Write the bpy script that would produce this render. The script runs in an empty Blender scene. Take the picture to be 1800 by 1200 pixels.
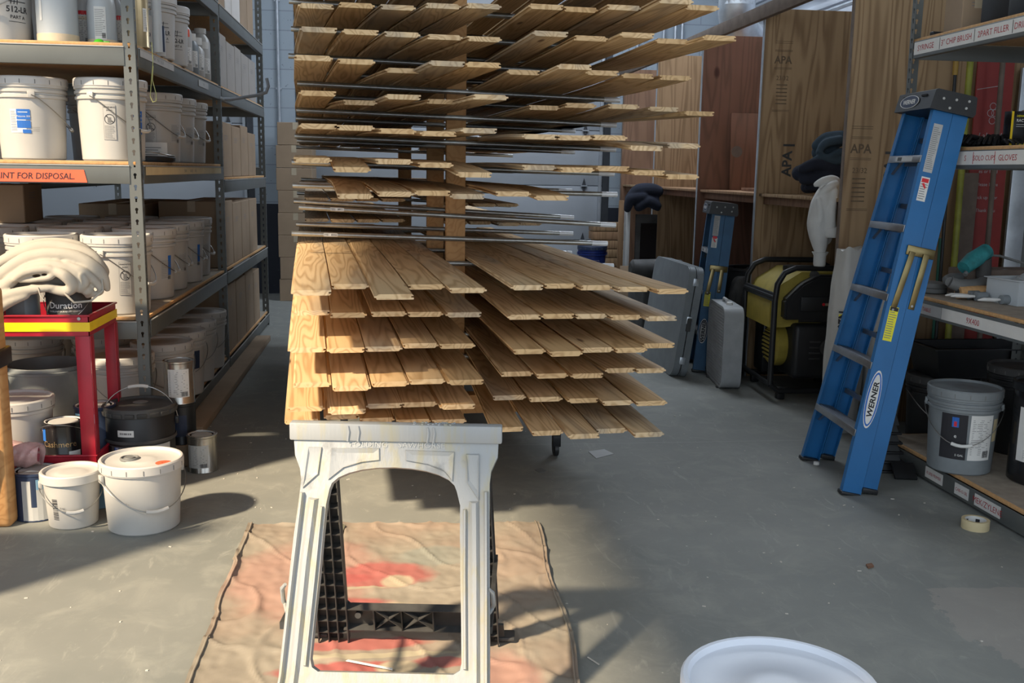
import bpy, bmesh, math, random
from mathutils import Vector, Matrix, noise
R_=math.radians
S=bpy.context.scene
COL=S.collection
# ---------------------------------------------------------------- camera
CH=1.37; FP=1750.0
yaw,pitch,roll=R_(6.9),R_(9.7),0.016
_F=Vector((math.sin(yaw)*math.cos(pitch),math.cos(yaw)*math.cos(pitch),-math.sin(pitch)))
_R=Vector((math.cos(yaw),-math.sin(yaw),0)); _U=_R.cross(_F)
_R,_U=(_R*math.cos(roll)+_U*math.sin(roll)),(-_R*math.sin(roll)+_U*math.cos(roll))
cd=bpy.data.cameras.new('camera'); cam=bpy.data.objects.new('camera',cd); COL.objects.link(cam)
cd.sensor_fit='HORIZONTAL'; cd.sensor_width=36; cd.lens=36*FP/1800; cd.clip_start=.05; cd.clip_end=200
M3=Matrix((_R,_U,-_F)).transposed()
cam.matrix_world=Matrix.Translation((0,0,CH))@M3.to_4x4()
S.camera=cam
# ---------------------------------------------------------------- light
S.view_settings.view_transform='Standard'; S.view_settings.look='None'
S.view_settings.gamma=1; S.view_settings.use_curve_mapping=False
S.view_settings.exposure=0.55
W=bpy.data.worlds.new('sky'); S.world=W; W.use_nodes=True
bg=W.node_tree.nodes['Background']; bg.inputs[0].default_value=(.80,.90,1.0,1); bg.inputs[1].default_value=1.05
sd=bpy.data.lights.new('sun','SUN'); sd.energy=6.0; sd.angle=R_(3.0); sd.color=(1,.80,.55)
sun=bpy.data.objects.new('sun',sd); COL.objects.link(sun)
sun.rotation_euler=Vector((.25,.235,-.28)).to_track_quat('-Z','Y').to_euler()
sun.location=(-6,-5,8)
for i,(x,y,e) in enumerate([(1.0,9.2,50),(-3.1,8.0,30),(2.9,8.0,65)]):  # added fill lamps, no fixture in view, to brighten the back and right
    ld=bpy.data.lights.new('fill_light','AREA'); ld.shape='RECTANGLE'; ld.size=2.4; ld.size_y=.5; ld.energy=e; ld.color=(.82,.9,1)
    lo=bpy.data.objects.new('fill_light',ld); COL.objects.link(lo); lo.location=(x,y,4.45)

# ---------------------------------------------------------------- pixel -> place
def _ray(px,py): return _F+_R*((px-900)/FP)-_U*((py-600)/FP)
def onz(px,py,z=0.):
    d=_ray(px,py); t=(z-CH)/d.z; return Vector((d.x*t,d.y*t,z))
def ony(px,py,y):
    d=_ray(px,py); t=y/d.y; return Vector((d.x*t,y,CH+d.z*t))
def onx(px,py,x):
    d=_ray(px,py); t=x/d.x; return Vector((x,d.y*t,CH+d.z*t))
# ---------------------------------------------------------------- materials
MAT={}
def nodes(m):
    m.use_nodes=True; nt=m.node_tree; b=nt.nodes['Principled BSDF']; return nt,b
def N(nt,t,**k):
    n=nt.nodes.new(t)
    for a,v in k.items(): setattr(n,a,v)
    return n
def ramp(nt,fac,cols,interp='LINEAR'):
    r=N(nt,'ShaderNodeValToRGB'); e=r.color_ramp.elements; r.color_ramp.interpolation=interp
    while len(e)<len(cols): e.new(.5)
    for q,(p,c) in zip(e,cols): q.position=p; q.color=(c[0],c[1],c[2],1)
    nt.links.new(fac,r.inputs[0]); return r.outputs[0]
def mixc(nt,f,a,b):
    m=N(nt,'ShaderNodeMix',data_type='RGBA')
    for s,v in ((m.inputs[0],f),(m.inputs[6],a),(m.inputs[7],b)):
        if hasattr(v,'is_output'): nt.links.new(v,s)
        elif isinstance(v,(int,float)): s.default_value=v
        else: s.default_value=(v[0],v[1],v[2],1)
    return m.outputs[2]
def mth(nt,op,a,b=None,c=None):
    m=N(nt,'ShaderNodeMath',operation=op)
    for i,v in enumerate((a,b,c)):
        if v is None: continue
        if hasattr(v,'is_output'): nt.links.new(v,m.inputs[i])
        else: m.inputs[i].default_value=v
    return m.outputs[0]
def coords(nt,scale=(1,1,1),rand=True,kind='Object'):
    tc=N(nt,'ShaderNodeTexCoord'); mp=N(nt,'ShaderNodeMapping'); mp.inputs['Scale'].default_value=scale
    src=tc.outputs[kind]
    if rand:
        oi=N(nt,'ShaderNodeObjectInfo'); a=N(nt,'ShaderNodeVectorMath',operation='ADD')
        m=mth(nt,'MULTIPLY',oi.outputs['Random'],97.0)
        nt.links.new(src,a.inputs[0]); nt.links.new(m,a.inputs[1]); src=a.outputs[0]
    nt.links.new(src,mp.inputs['Vector']); return mp.outputs[0]
def noi(nt,vec,scale,detail=4,rough=.55,dist=0):
    n=N(nt,'ShaderNodeTexNoise'); n.inputs['Scale'].default_value=scale; n.inputs['Detail'].default_value=detail
    n.inputs['Roughness'].default_value=rough; n.inputs['Distortion'].default_value=dist
    nt.links.new(vec,n.inputs['Vector']); return n.outputs['Fac']
def bump(nt,b,h,s=.3,d=.01):
    n=N(nt,'ShaderNodeBump'); n.inputs['Strength'].default_value=s; n.inputs['Distance'].default_value=d
    nt.links.new(h,n.inputs['Height']); nt.links.new(n.outputs[0],b.inputs['Normal'])
def mat(name,col,rough=.5,metal=0,var=.12,scale=12,bmp=0,spec=None,alpha=1,trans=0):
    m=bpy.data.materials.new(name); nt,b=nodes(m)
    b.inputs['Roughness'].default_value=rough; b.inputs['Metallic'].default_value=metal
    if spec is not None: b.inputs['Specular IOR Level'].default_value=spec
    v=coords(nt); n=noi(nt,v,scale)
    lo=[max(0,c*(1-var)) for c in col]; hi=[min(1,c*(1+var)) for c in col]
    nt.links.new(ramp(nt,n,[(.3,lo),(.7,hi)]),b.inputs['Base Color'])
    if bmp: bump(nt,b,n,bmp,.004)
    if alpha<1: b.inputs['Alpha'].default_value=alpha
    if trans: b.inputs['Transmission Weight'].default_value=trans
    MAT[name]=m; return m
def wood(name,light,dark,grain=(9,.55,9),freq=26,knots=.9,kcol=(.10,.045,.02),rough=.6,kscale=(7,1.7,7),ksize=.09,strength=.55,tint=None,stain=0):
    m=bpy.data.materials.new(name); nt,b=nodes(m); b.inputs['Roughness'].default_value=rough
    b.inputs['Specular IOR Level'].default_value=.25
    v=coords(nt,grain); n=noi(nt,v,1.0,2.0,.45,.3)
    rings=mth(nt,'MULTIPLY_ADD',mth(nt,'SINE',mth(nt,'MULTIPLY',n,freq*2.)),.5,.5)
    v2=coords(nt,(grain[0]*6,grain[1]*3,grain[2]*6)); fine=noi(nt,v2,1.5,5,.7)
    f=mth(nt,'MULTIPLY',mth(nt,'POWER',rings,2.2),strength)
    f=mth(nt,'ADD',f,mth(nt,'MULTIPLY',mth(nt,'SUBTRACT',fine,.5),.5))
    oi=N(nt,'ShaderNodeObjectInfo')
    r2=mth(nt,'FRACT',mth(nt,'MULTIPLY',oi.outputs['Random'],13.7))
    base=mixc(nt,r2,light,tint or [c*.82 for c in light])
    c=mixc(nt,f,base,dark)
    v4=coords(nt,(3,.8,3)); big=noi(nt,v4,1.3,3)
    c=mixc(nt,mth(nt,'MULTIPLY',mth(nt,'GREATER_THAN',big,.0),mth(nt,'MULTIPLY',mth(nt,'SUBTRACT',big,.42),.9)),c,[light[0]*.72,light[1]*.66,light[2]*.6])
    if stain:
        sn=noi(nt,coords(nt,(5,.7,5)),1.1,3); g=mth(nt,'MULTIPLY',mth(nt,'GREATER_THAN',r2,.72),ramp(nt,sn,[(.48,(0,0,0)),(.62,(1,1,1))]))
        c=mixc(nt,mth(nt,'MULTIPLY',g,stain),c,(.22,.22,.21))
    if knots:
        vo=N(nt,'ShaderNodeTexVoronoi'); nt.links.new(coords(nt,kscale),vo.inputs['Vector']); vo.inputs['Scale'].default_value=1.0
        k=ramp(nt,vo.outputs['Distance'],[(0,(1,1,1)),(ksize*.55,(.85,.85,.85)),(ksize,(0,0,0))])
        sel=mth(nt,'GREATER_THAN',N(nt,'ShaderNodeSeparateColor').outputs[0],-1)
        sc=nt.nodes[-1] if False else None
        sp=N(nt,'ShaderNodeSeparateColor'); nt.links.new(vo.outputs['Color'],sp.inputs[0])
        sel=mth(nt,'GREATER_THAN',sp.outputs[0],.45)
        c=mixc(nt,mth(nt,'MULTIPLY',mth(nt,'MULTIPLY',k,sel),knots),c,kcol)
    nt.links.new(c,b.inputs['Base Color']); bump(nt,b,fine,.15,.002)
    MAT[name]=m; return m
wood('pine',(.66,.45,.23),(.33,.18,.07),freq=48,tint=(.74,.56,.34),stain=.45)
wood('stud',(.56,.31,.13),(.36,.17,.06),freq=30,knots=.5)
wood('plywood',(.39,.265,.15),(.19,.115,.06),grain=(6,6,.38),freq=40,kscale=(3.2,3.2,1.5),ksize=.11,strength=.7,kcol=(.03,.016,.01),tint=(.34,.20,.115),rough=.75)
wood('red_ply',(.25,.15,.095),(.14,.075,.05),grain=(5,5,.5),freq=34,kscale=(4,4,2.2),ksize=.12,kcol=(.06,.02,.015),tint=(.25,.12,.08),rough=.75)
mat('old_beam',(.17,.13,.105),.8,var=.2)
mat('particle',(.62,.36,.16),.8,var=.15,scale=60,bmp=.1)
mat('dusty_board',(.36,.31,.25),.9,var=.15,scale=20)
mat('rack_gray',(.135,.145,.14),.42,.25,var=.08,scale=6)
mat('rack_dark',(.05,.055,.065),.5,.2)
mat('rack_light',(.42,.43,.42),.5,.1)
mat('pipe',(.42,.43,.42),.33,.85,var=.15,scale=30)
mat('pipe_end',(.78,.80,.83),.5,.3)
mat('white_plastic',(.48,.472,.452),.38,var=.05,scale=5)
mat('lid_white',(.53,.525,.51),.42,var=.05,scale=7)
mat('bright_lid',(.70,.74,.82),.35,var=.03,scale=4)
mat('milky',(.55,.59,.62),.35,var=.05,scale=4,alpha=.9)
mat('cream_liquid',(.75,.62,.44),.4)
mat('gray_plastic',(.21,.235,.25),.4,var=.1)
mat('gray_plastic2',(.17,.175,.175),.6,var=.12)
mat('dusty_black',(.055,.055,.055),.7,var=.35,scale=9)
mat('black_plastic',(.015,.016,.018),.45,var=.2)
mat('black_gloss',(.012,.012,.013),.2)
mat('black_steel',(.02,.022,.025),.35,.3)
mat('dark_gap',(.006,.006,.007),.9)
mat('tin',(.52,.50,.46),.25,.9,var=.1)
mat('gold_tin',(.55,.42,.24),.3,.8)
mat('wire',(.30,.30,.29),.35,.9)
mat('paper',(.74,.74,.72),.7,var=.05)
mat('paper_gray',(.46,.47,.47),.7,var=.06)
mat('ink',(.02,.02,.025),.7,var=0)
mat('gray_ink',(.19,.19,.19),.7,var=0)
mat('navy',(.02,.035,.08),.5,var=.1)
mat('label_blue',(.02,.14,.52),.5,var=.05)
mat('sky_blue',(.16,.34,.52),.5,var=.1)
mat('red_ink',(.42,.04,.05),.7,var=0)
mat('label_red',(.68,.02,.03),.45,var=.03)
mat('orange_tape',(.95,.13,.06),.5,var=.06)
mat('masking',(.62,.52,.31),.7,var=.06)
mat('tape_white',(.68,.67,.64),.65,var=.05)
mat('cart_red',(.38,.012,.03),.38,.1,var=.2,scale=7)
mat('yellow_tape',(.86,.60,.01),.4,var=.06)
mat('cart_yellow',(.42,.33,.06),.5,var=.15)
mat('label_yellow',(.80,.74,.03),.5,var=.04)
mat('green_cap',(.08,.55,.03),.4)
mat('teal',(.03,.24,.26),.6,var=.35,scale=25)
mat('ladder_blue',(.012,.135,.36),.42,var=.10,scale=5,bmp=.03)
mat('ladder_old',(.035,.12,.24),.55,var=.15)
mat('aluminium',(.36,.37,.39),.35,.85,var=.15)
mat('brass',(.24,.19,.09),.3,.9,var=.2)
mat('white_fabric',(.42,.395,.345),.95,var=.05,scale=14,bmp=.2)
mat('hood_fabric',(.60,.60,.58),.95,var=.06,scale=14,bmp=.2)
mat('blue_fabric',(.035,.06,.085),.95,var=.25,bmp=.2)
mat('navy_fabric',(.012,.016,.03),.95,var=.25,bmp=.2)
mat('carton',(.33,.24,.16),.85,var=.08,scale=5)
mat('carton_gray',(.33,.31,.29),.85,var=.06,scale=5)
mat('carton_white',(.62,.60,.58),.85,var=.05,scale=5)
mat('pack_tape',(.50,.42,.30),.3,var=.1)
mat('bag_white',(.52,.51,.475),.5,var=.06,scale=9,bmp=.25)
mat('plastic_wrap',(.62,.42,.42),.15,var=.3,scale=18,alpha=.75)
mat('pink_foam',(.45,.10,.13),.5,var=.25)
mat('leaf',(.14,.14,.10),.8)
mat('shavings',(.62,.58,.52),.8)
mat('sign_red',(.30,.04,.035),.6,var=.08)
mat('duct',(.62,.67,.72),.3,.65,var=.25,scale=5)
mat('conduit',(.46,.50,.55),.4,.5)
mat('blue_pail',(.01,.025,.16),.4)
mat('rope',(.42,.44,.18),.8)
mat('pole_yellow',(.30,.31,.04),.5,var=.25)
mat('pole_amber',(.40,.24,.04),.5)
mat('pole_green',(.02,.13,.09),.5)
mat('fan_gray',(.38,.40,.41),.5,var=.12)
mat('horse_dark',(.045,.045,.045),.6,var=.3,scale=20)
def horse_paint():
    m=bpy.data.materials.new('horse_paint'); nt,b=nodes(m); b.inputs['Roughness'].default_value=.42
    v=coords(nt,rand=False); n=noi(nt,v,9,5,.6); d=noi(nt,coords(nt,(26,26,2.4),False),1,4,.6)
    c=mixc(nt,ramp(nt,d,[(.5,(0,0,0)),(.63,(1,1,1))]),(.335,.35,.36),(.36,.345,.27))
    c=mixc(nt,ramp(nt,n,[(.62,(0,0,0)),(.70,(.8,.8,.8))]),c,(.22,.23,.235))
    nt.links.new(c,b.inputs['Base Color'])
    h=mth(nt,'ADD',n,mth(nt,'MULTIPLY',d,2.0)); bump(nt,b,h,.35,.004); MAT['horse_paint']=m
horse_paint()
def holes_mat():
    m=bpy.data.materials.new('slotted_steel'); nt,b=nodes(m); b.inputs['Roughness'].default_value=.42; b.inputs['Metallic'].default_value=.25
    b.inputs['Base Color'].default_value=(.135,.145,.14,1)
    tc=N(nt,'ShaderNodeTexCoord'); s=N(nt,'ShaderNodeSeparateXYZ'); nt.links.new(tc.outputs['Object'],s.inputs[0])
    w=mth(nt,'MULTIPLY',mth(nt,'SUBTRACT',mth(nt,'FRACT',mth(nt,'MULTIPLY',s.outputs[2],20.0)),.5),.05)
    def tear(u):
        top=mth(nt,'SQRT',mth(nt,'ADD',mth(nt,'POWER',u,2.0),mth(nt,'POWER',mth(nt,'SUBTRACT',w,.004),2.0)))
        a=mth(nt,'LESS_THAN',top,.0068)
        s1=mth(nt,'MULTIPLY',mth(nt,'LESS_THAN',mth(nt,'ABSOLUTE',u),.0038),mth(nt,'LESS_THAN',mth(nt,'ABSOLUTE',mth(nt,'ADD',w,.005)),.009))
        return mth(nt,'MAXIMUM',a,s1)
    ux=mth(nt,'SUBTRACT',s.outputs[0],-.024); uy=mth(nt,'SUBTRACT',s.outputs[1],.018)
    gx=mth(nt,'LESS_THAN',s.outputs[1],.0035); hx=mth(nt,'MULTIPLY',tear(ux),gx)
    gy=mth(nt,'GREATER_THAN',s.outputs[0],-.0035); hy=mth(nt,'MULTIPLY',tear(uy),gy)
    h=mth(nt,'MAXIMUM',hx,hy); nt.links.new(mth(nt,'SUBTRACT',1.0,h),b.inputs['Alpha']); MAT['slotted_steel']=m
holes_mat()
def concrete():
    m=bpy.data.materials.new('concrete_floor'); nt,b=nodes(m)
    v=coords(nt,rand=False); a=noi(nt,v,.9,6,.62); f=noi(nt,v,5,8,.7,.6); s=noi(nt,v,60,4,.7)
    c=ramp(nt,a,[(.35,(.20,.212,.20)),(.55,(.245,.253,.237)),(.72,(.295,.302,.28))])
    c=mixc(nt,ramp(nt,f,[(.48,(0,0,0)),(.68,(.6,.6,.6))]),c,(.335,.34,.308))
    st=noi(nt,coords(nt,(9,2.6,1),False),1.6,6,.7,1.5)
    c=mixc(nt,ramp(nt,st,[(.58,(0,0,0)),(.72,(.5,.5,.5))]),c,(.41,.41,.37))
    vo=N(nt,'ShaderNodeTexVoronoi'); nt.links.new(v,vo.inputs['Vector']); vo.inputs['Scale'].default_value=9
    sp=N(nt,'ShaderNodeSeparateColor'); nt.links.new(vo.outputs['Color'],sp.inputs[0])
    k=mth(nt,'MULTIPLY',mth(nt,'LESS_THAN',mth(nt,'ADD',vo.outputs['Distance'],mth(nt,'MULTIPLY',s,.05)),mth(nt,'MULTIPLY_ADD',sp.outputs[1],.05,.03)),mth(nt,'GREATER_THAN',sp.outputs[0],.62))
    c=mixc(nt,mth(nt,'MULTIPLY',k,.8),c,(.56,.55,.50))
    sx=N(nt,'ShaderNodeSeparateXYZ'); tc=N(nt,'ShaderNodeTexCoord'); nt.links.new(tc.outputs['Object'],sx.inputs[0])
    pt=mth(nt,'MULTIPLY',mth(nt,'GREATER_THAN',mth(nt,'ADD',sx.outputs[0],mth(nt,'MULTIPLY',f,.35)),1.75+.17),mth(nt,'LESS_THAN',mth(nt,'ADD',sx.outputs[1],mth(nt,'MULTIPLY',a,.4)),2.98+.2))
    c=mixc(nt,mth(nt,'MULTIPLY',pt,.55),c,(.36,.33,.30))
    jn=mth(nt,'LESS_THAN',mth(nt,'ABSOLUTE',mth(nt,'SUBTRACT',sx.outputs[1],4.86)),.004)
    c=mixc(nt,mth(nt,'MULTIPLY',jn,.5),c,(.36,.36,.34))
    nt.links.new(c,b.inputs['Base Color']); b.inputs['Specular IOR Level'].default_value=.35
    nt.links.new(mth(nt,'MULTIPLY_ADD',f,.3,.5),b.inputs['Roughness']); bump(nt,b,f,.15,.004); MAT['concrete_floor']=m
concrete()
def block():
    m=bpy.data.materials.new('block_wall'); nt,b=nodes(m); b.inputs['Roughness'].default_value=.7
    tc=N(nt,'ShaderNodeTexCoord'); mp=N(nt,'ShaderNodeMapping'); mp.inputs['Rotation'].default_value=(R_(90),0,0)
    nt.links.new(tc.outputs['Object'],mp.inputs[0])
    br=N(nt,'ShaderNodeTexBrick'); nt.links.new(mp.outputs[0],br.inputs[0]); br.inputs['Scale'].default_value=1
    br.inputs['Brick Width'].default_value=.4; br.inputs['Row Height'].default_value=.2; br.inputs['Mortar Size'].default_value=.006
    br.inputs['Color1'].default_value=(.36,.42,.48,1); br.inputs['Color2'].default_value=(.33,.39,.45,1); br.inputs['Mortar'].default_value=(.25,.29,.34,1)
    br.inputs['Bias'].default_value=0
    s=N(nt,'ShaderNodeSeparateXYZ'); nt.links.new(tc.outputs['Object'],s.inputs[0])
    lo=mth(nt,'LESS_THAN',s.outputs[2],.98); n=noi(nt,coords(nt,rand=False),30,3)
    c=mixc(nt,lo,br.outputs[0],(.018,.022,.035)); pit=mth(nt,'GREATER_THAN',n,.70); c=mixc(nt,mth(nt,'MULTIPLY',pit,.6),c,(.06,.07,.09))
    nt.links.new(c,b.inputs['Base Color']); bump(nt,b,mth(nt,'SUBTRACT',br.outputs['Fac'],0),-.4,.01); MAT['block_wall']=m
block()
mat('door_white',(.36,.39,.43),.5,var=.03,scale=2)
mat('wall_white',(.55,.59,.65),.7,var=.06,scale=2)
mat('ceiling_gray',(.35,.37,.40),.8)
def dropcloth():
    m=bpy.data.materials.new('canvas'); nt,b=nodes(m); b.inputs['Roughness'].default_value=.95; b.inputs['Specular IOR Level'].default_value=.1
    v=coords(nt,rand=False); n=noi(nt,v,5,6,.65); w=noi(nt,v,1.7,3)
    c=ramp(nt,n,[(.3,(.25,.22,.18)),(.7,(.34,.305,.25))])
    c=mixc(nt,ramp(nt,w,[(.45,(0,0,0)),(.6,(.45,.45,.45))]),c,(.36,.25,.19))
    s=N(nt,'ShaderNodeSeparateXYZ'); tc=N(nt,'ShaderNodeTexCoord'); nt.links.new(tc.outputs['Object'],s.inputs[0])
    def blob(cx,cy,rx,ry,e0=.75,e1=1.1):
        a=mth(nt,'POWER',mth(nt,'ABSOLUTE',mth(nt,'DIVIDE',mth(nt,'SUBTRACT',s.outputs[0],cx),rx)),2.0)
        q=mth(nt,'POWER',mth(nt,'ABSOLUTE',mth(nt,'DIVIDE',mth(nt,'SUBTRACT',s.outputs[1],cy),ry)),2.0)
        d=mth(nt,'ADD',mth(nt,'SQRT',mth(nt,'ADD',a,q)),mth(nt,'MULTIPLY',mth(nt,'SUBTRACT',n,.5),.6))
        return ramp(nt,d,[(e0,(1,1,1)),(e1,(0,0,0))])
    for (cx,cy,rx,ry,col,st) in BLOBS:
        c=mixc(nt,mth(nt,'MULTIPLY',blob(cx,cy,rx,ry),st),c,col)
    nt.links.new(c,b.inputs['Base Color']); bump(nt,b,noi(nt,v,220,2),.15,.001); MAT['canvas']=m
RED=(.40,.10,.095); CRM=(.42,.37,.27)
BLOBS=[(-.3,3.25,.3,.35,(.50,.22,.18),.35),(.16,3.40,.17,.10,(.25,.27,.24),.65),(-.05,3.235,.21,.12,RED,.75),(-.2,3.22,.14,.05,RED,.6),(.01,3.18,.065,.055,CRM,.9),(-.15,3.142,.17,.013,CRM,.85),
 (-.14,2.94,.20,.13,RED,.8),(.0,2.93,.09,.10,CRM,.95),(-.1,2.735,.25,.04,RED,.75),(-.05,2.665,.30,.018,CRM,.9),(-.13,2.59,.24,.05,RED,.85),(.13,2.61,.1,.035,RED,.7),(.01,2.59,.07,.045,CRM,.95),(.3,2.4,.12,.3,(.45,.2,.17),.5)]
dropcloth()
# ---------------------------------------------------------------- mesh helpers
class MB:
    def __init__(s): s.bm=bmesh.new(); s.mats=[]
    def mi(s,m):
        if m not in s.mats: s.mats.append(m)
        return s.mats.index(m)
    def _set(s,faces,m,sm=True):
        i=s.mi(m)
        for f in faces: f.material_index=i; f.smooth=sm
    def box(s,c,d,m,bev=0,rot=None,seg=2):
        g=bmesh.ops.create_cube(s.bm,size=1.0)['verts']
        mt=Matrix.Translation(c)@(rot.to_4x4() if rot else Matrix.Identity(4))@Matrix.Diagonal((d[0],d[1],d[2],1))
        bmesh.ops.transform(s.bm,matrix=mt,verts=g)
        fs=set(f for v in g for f in v.link_faces)
        if bev:
            es=list(set(e for v in g for e in v.link_edges))
            r=bmesh.ops.bevel(s.bm,geom=es,offset=bev,segments=seg,affect='EDGES',profile=.5)
            fs=set(r['faces'])|set(f for v in r['verts'] for f in v.link_faces)
        s._set(fs,m); return s
    def bar(s,p0,p1,w,h,m,up=(0,0,1),bev=0):
        p0=Vector(p0);p1=Vector(p1);d=p1-p0;L=d.length;y=d.normalized();x=y.cross(Vector(up)).normalized();z=x.cross(y)
        return s.box((p0+p1)/2,(w,L,h),m,bev,Matrix((x,y,z)).transposed())
    def lathe(s,prof,m,c=(0,0,0),seg=32,cap0=True,cap1=True,mt=None,ax=None):
        bm=s.bm; rings=[]; c=Vector(c)
        def tr(p): return c+((ax@Vector(p)) if ax else Vector(p))
        for r,z in prof:
            rings.append([bm.verts.new(tr((r*math.cos(2*math.pi*k/seg),r*math.sin(2*math.pi*k/seg),z))) for k in range(seg)])
        fs=[]
        for a,b in zip(rings,rings[1:]):
            for k in range(seg):
                q=(k+1)%seg; fs.append(bm.faces.new((a[k],a[q],b[q],b[k])))
        if cap0: fs.append(bm.faces.new(rings[0][::-1]))
        if cap1: fs.append(bm.faces.new(rings[-1]))
        s._set(fs,m); return s
    def tube(s,pts,r,m,seg=8,cap=True):
        pts=[Vector(p) for p in pts]; bm=s.bm; rings=[]; n=len(pts)
        t=(pts[1]-pts[0]).normalized(); u=t.orthogonal().normalized()
        for i,p in enumerate(pts):
            t2=((pts[min(i+1,n-1)]-pts[max(i-1,0)])).normalized()
            q=t.rotation_difference(t2); u=(q@u); u=(u-t2*u.dot(t2)).normalized(); t=t2; v=t.cross(u)
            rr=r[i] if isinstance(r,(list,tuple)) else r
            rings.append([bm.verts.new(p+u*rr*math.cos(2*math.pi*k/seg)+v*rr*math.sin(2*math.pi*k/seg)) for k in range(seg)])
        fs=[]
        for a,b in zip(rings,rings[1:]):
            for k in range(seg): fs.append(bm.faces.new((a[k],a[(k+1)%seg],b[(k+1)%seg],b[k])))
        if cap: fs.append(bm.faces.new(rings[0][::-1])); fs.append(bm.faces.new(rings[-1]))
        s._set(fs,m); return s
    def prism(s,poly,f0,f1,m,m2=None):
        """poly: 2D points; f0,f1 map (u,v)->3D for the two faces"""
        a=[s.bm.verts.new(f0(*p)) for p in poly]; b=[s.bm.verts.new(f1(*p)) for p in poly]
        fs=[s.bm.faces.new(a),s.bm.faces.new(b[::-1])]; n=len(poly)
        sd=[s.bm.faces.new((a[i],b[i],b[(i+1)%n],a[(i+1)%n])) for i in range(n)]
        s._set(fs,m,False); s._set(sd,m2 or m,False); return s
    def ringprism(s,outer,inner,f0,f1,m):
        """outer and inner loops with equal counts, joined quad by quad"""
        n=len(outer); V=lambda l,f:[s.bm.verts.new(f(*p)) for p in l]
        a,b,c,d=V(outer,f0),V(inner,f0),V(outer,f1),V(inner,f1); fs=[]
        for i in range(n):
            j=(i+1)%n
            fs+= [s.bm.faces.new((a[i],a[j],b[j],b[i])),s.bm.faces.new((c[j],c[i],d[i],d[j])),
                  s.bm.faces.new((a[j],a[i],c[i],c[j])),s.bm.faces.new((b[i],b[j],d[j],d[i]))]
        s._set(fs,m,False); return s
    def quad(s,pts,m,sm=False):
        s._set([s.bm.faces.new([s.bm.verts.new(p) for p in pts])],m,sm); return s
    def grid(s,fn,nu,nv,m,closed_u=False):
        V=[[s.bm.verts.new(fn(i/nu,j/nv)) for j in range(nv+1)] for i in range(nu+(0 if closed_u else 1))]; fs=[]
        for i in range(nu):
            a=V[i]; b=V[(i+1)%len(V)]
            for j in range(nv): fs.append(s.bm.faces.new((a[j],b[j],b[j+1],a[j+1])))
        s._set(fs,m); return s
    def text(s,t,h,fn,m,center=True,shear=0,bold=0):
        vs,fs,w=glyphs(t,bold)
        off=-w/2 if center else 0
        V=[s.bm.verts.new(fn((x+off+shear*y)*h,(y-(.35 if center else 0))*h)) for x,y in vs]
        out=[]
        for f in fs:
            try: out.append(s.bm.faces.new([V[i] for i in f]))
            except ValueError: pass
        s._set(out,m,False); return s
    def mesh(s,name,sharp=35,recalc=True):
        if recalc: bmesh.ops.recalc_face_normals(s.bm,faces=s.bm.faces)
        me=bpy.data.meshes.new(name); s.bm.to_mesh(me); s.bm.free()
        for m in s.mats: me.materials.append(MAT[m])
        try: me.set_sharp_from_angle(angle=R_(sharp))
        except Exception: pass
        return me
    def build(s,name,parent=None,loc=(0,0,0),rot=(0,0,0),sharp=35,recalc=True):
        return inst(s.mesh(name,sharp,recalc),name,parent,loc,rot)
def inst(me,name,parent=None,loc=(0,0,0),rot=(0,0,0)):
    o=bpy.data.objects.new(name,me); COL.objects.link(o); o.location=loc; o.rotation_euler=rot
    if parent: o.parent=parent
    return o
_G={}
def glyphs(t,bold=0):
    k=(t,bold)
    if k not in _G:
        cu=bpy.data.curves.new('t','FONT'); cu.body=t; cu.size=1.0; cu.resolution_u=2; cu.offset=bold
        o=bpy.data.objects.new('t',cu); me=o.to_mesh()
        vs=[(v.co.x,v.co.y) for v in me.vertices]; fs=[tuple(p.vertices) for p in me.polygons]
        w=max([v[0] for v in vs] or [0]); o.to_mesh_clear(); bpy.data.objects.remove(o); bpy.data.curves.remove(cu)
        _G[k]=(vs,fs,w)
    return _G[k]
def tag(o,label,cat,group=None):
    o['label']=label; o['category']=cat
    if group: o['group']=group
    return o
def T(name,label,cat,loc=(0,0,0),rz=0,group=None,rot=None):
    o=bpy.data.objects.new(name,None); COL.objects.link(o); o.empty_display_size=.05
    o.location=loc; o.rotation_euler=rot or (0,0,rz); return tag(o,label,cat,group)
def struct(o): o['kind']='structure'; return o
def pl(o,l): o['label']=l; return o
def copy_tree(o,parent=None):
    c=o.copy(); COL.objects.link(c); c.parent=parent
    for ch in list(o.children): copy_tree(ch,c)
    return c
def clone(o,loc,rz,label,group=None):
    c=copy_tree(o); c.location=loc; c.rotation_euler=(0,0,rz); c['label']=label
    if group: c['group']=group
    return c
RM=lambda x,y,z: (Matrix.Rotation(z,3,'Z')@Matrix.Rotation(y,3,'Y')@Matrix.Rotation(x,3,'X'))
XA=RM(0,R_(90),0); YA=RM(R_(-90),0,0)   # lathe axis along +X / +Y
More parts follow.
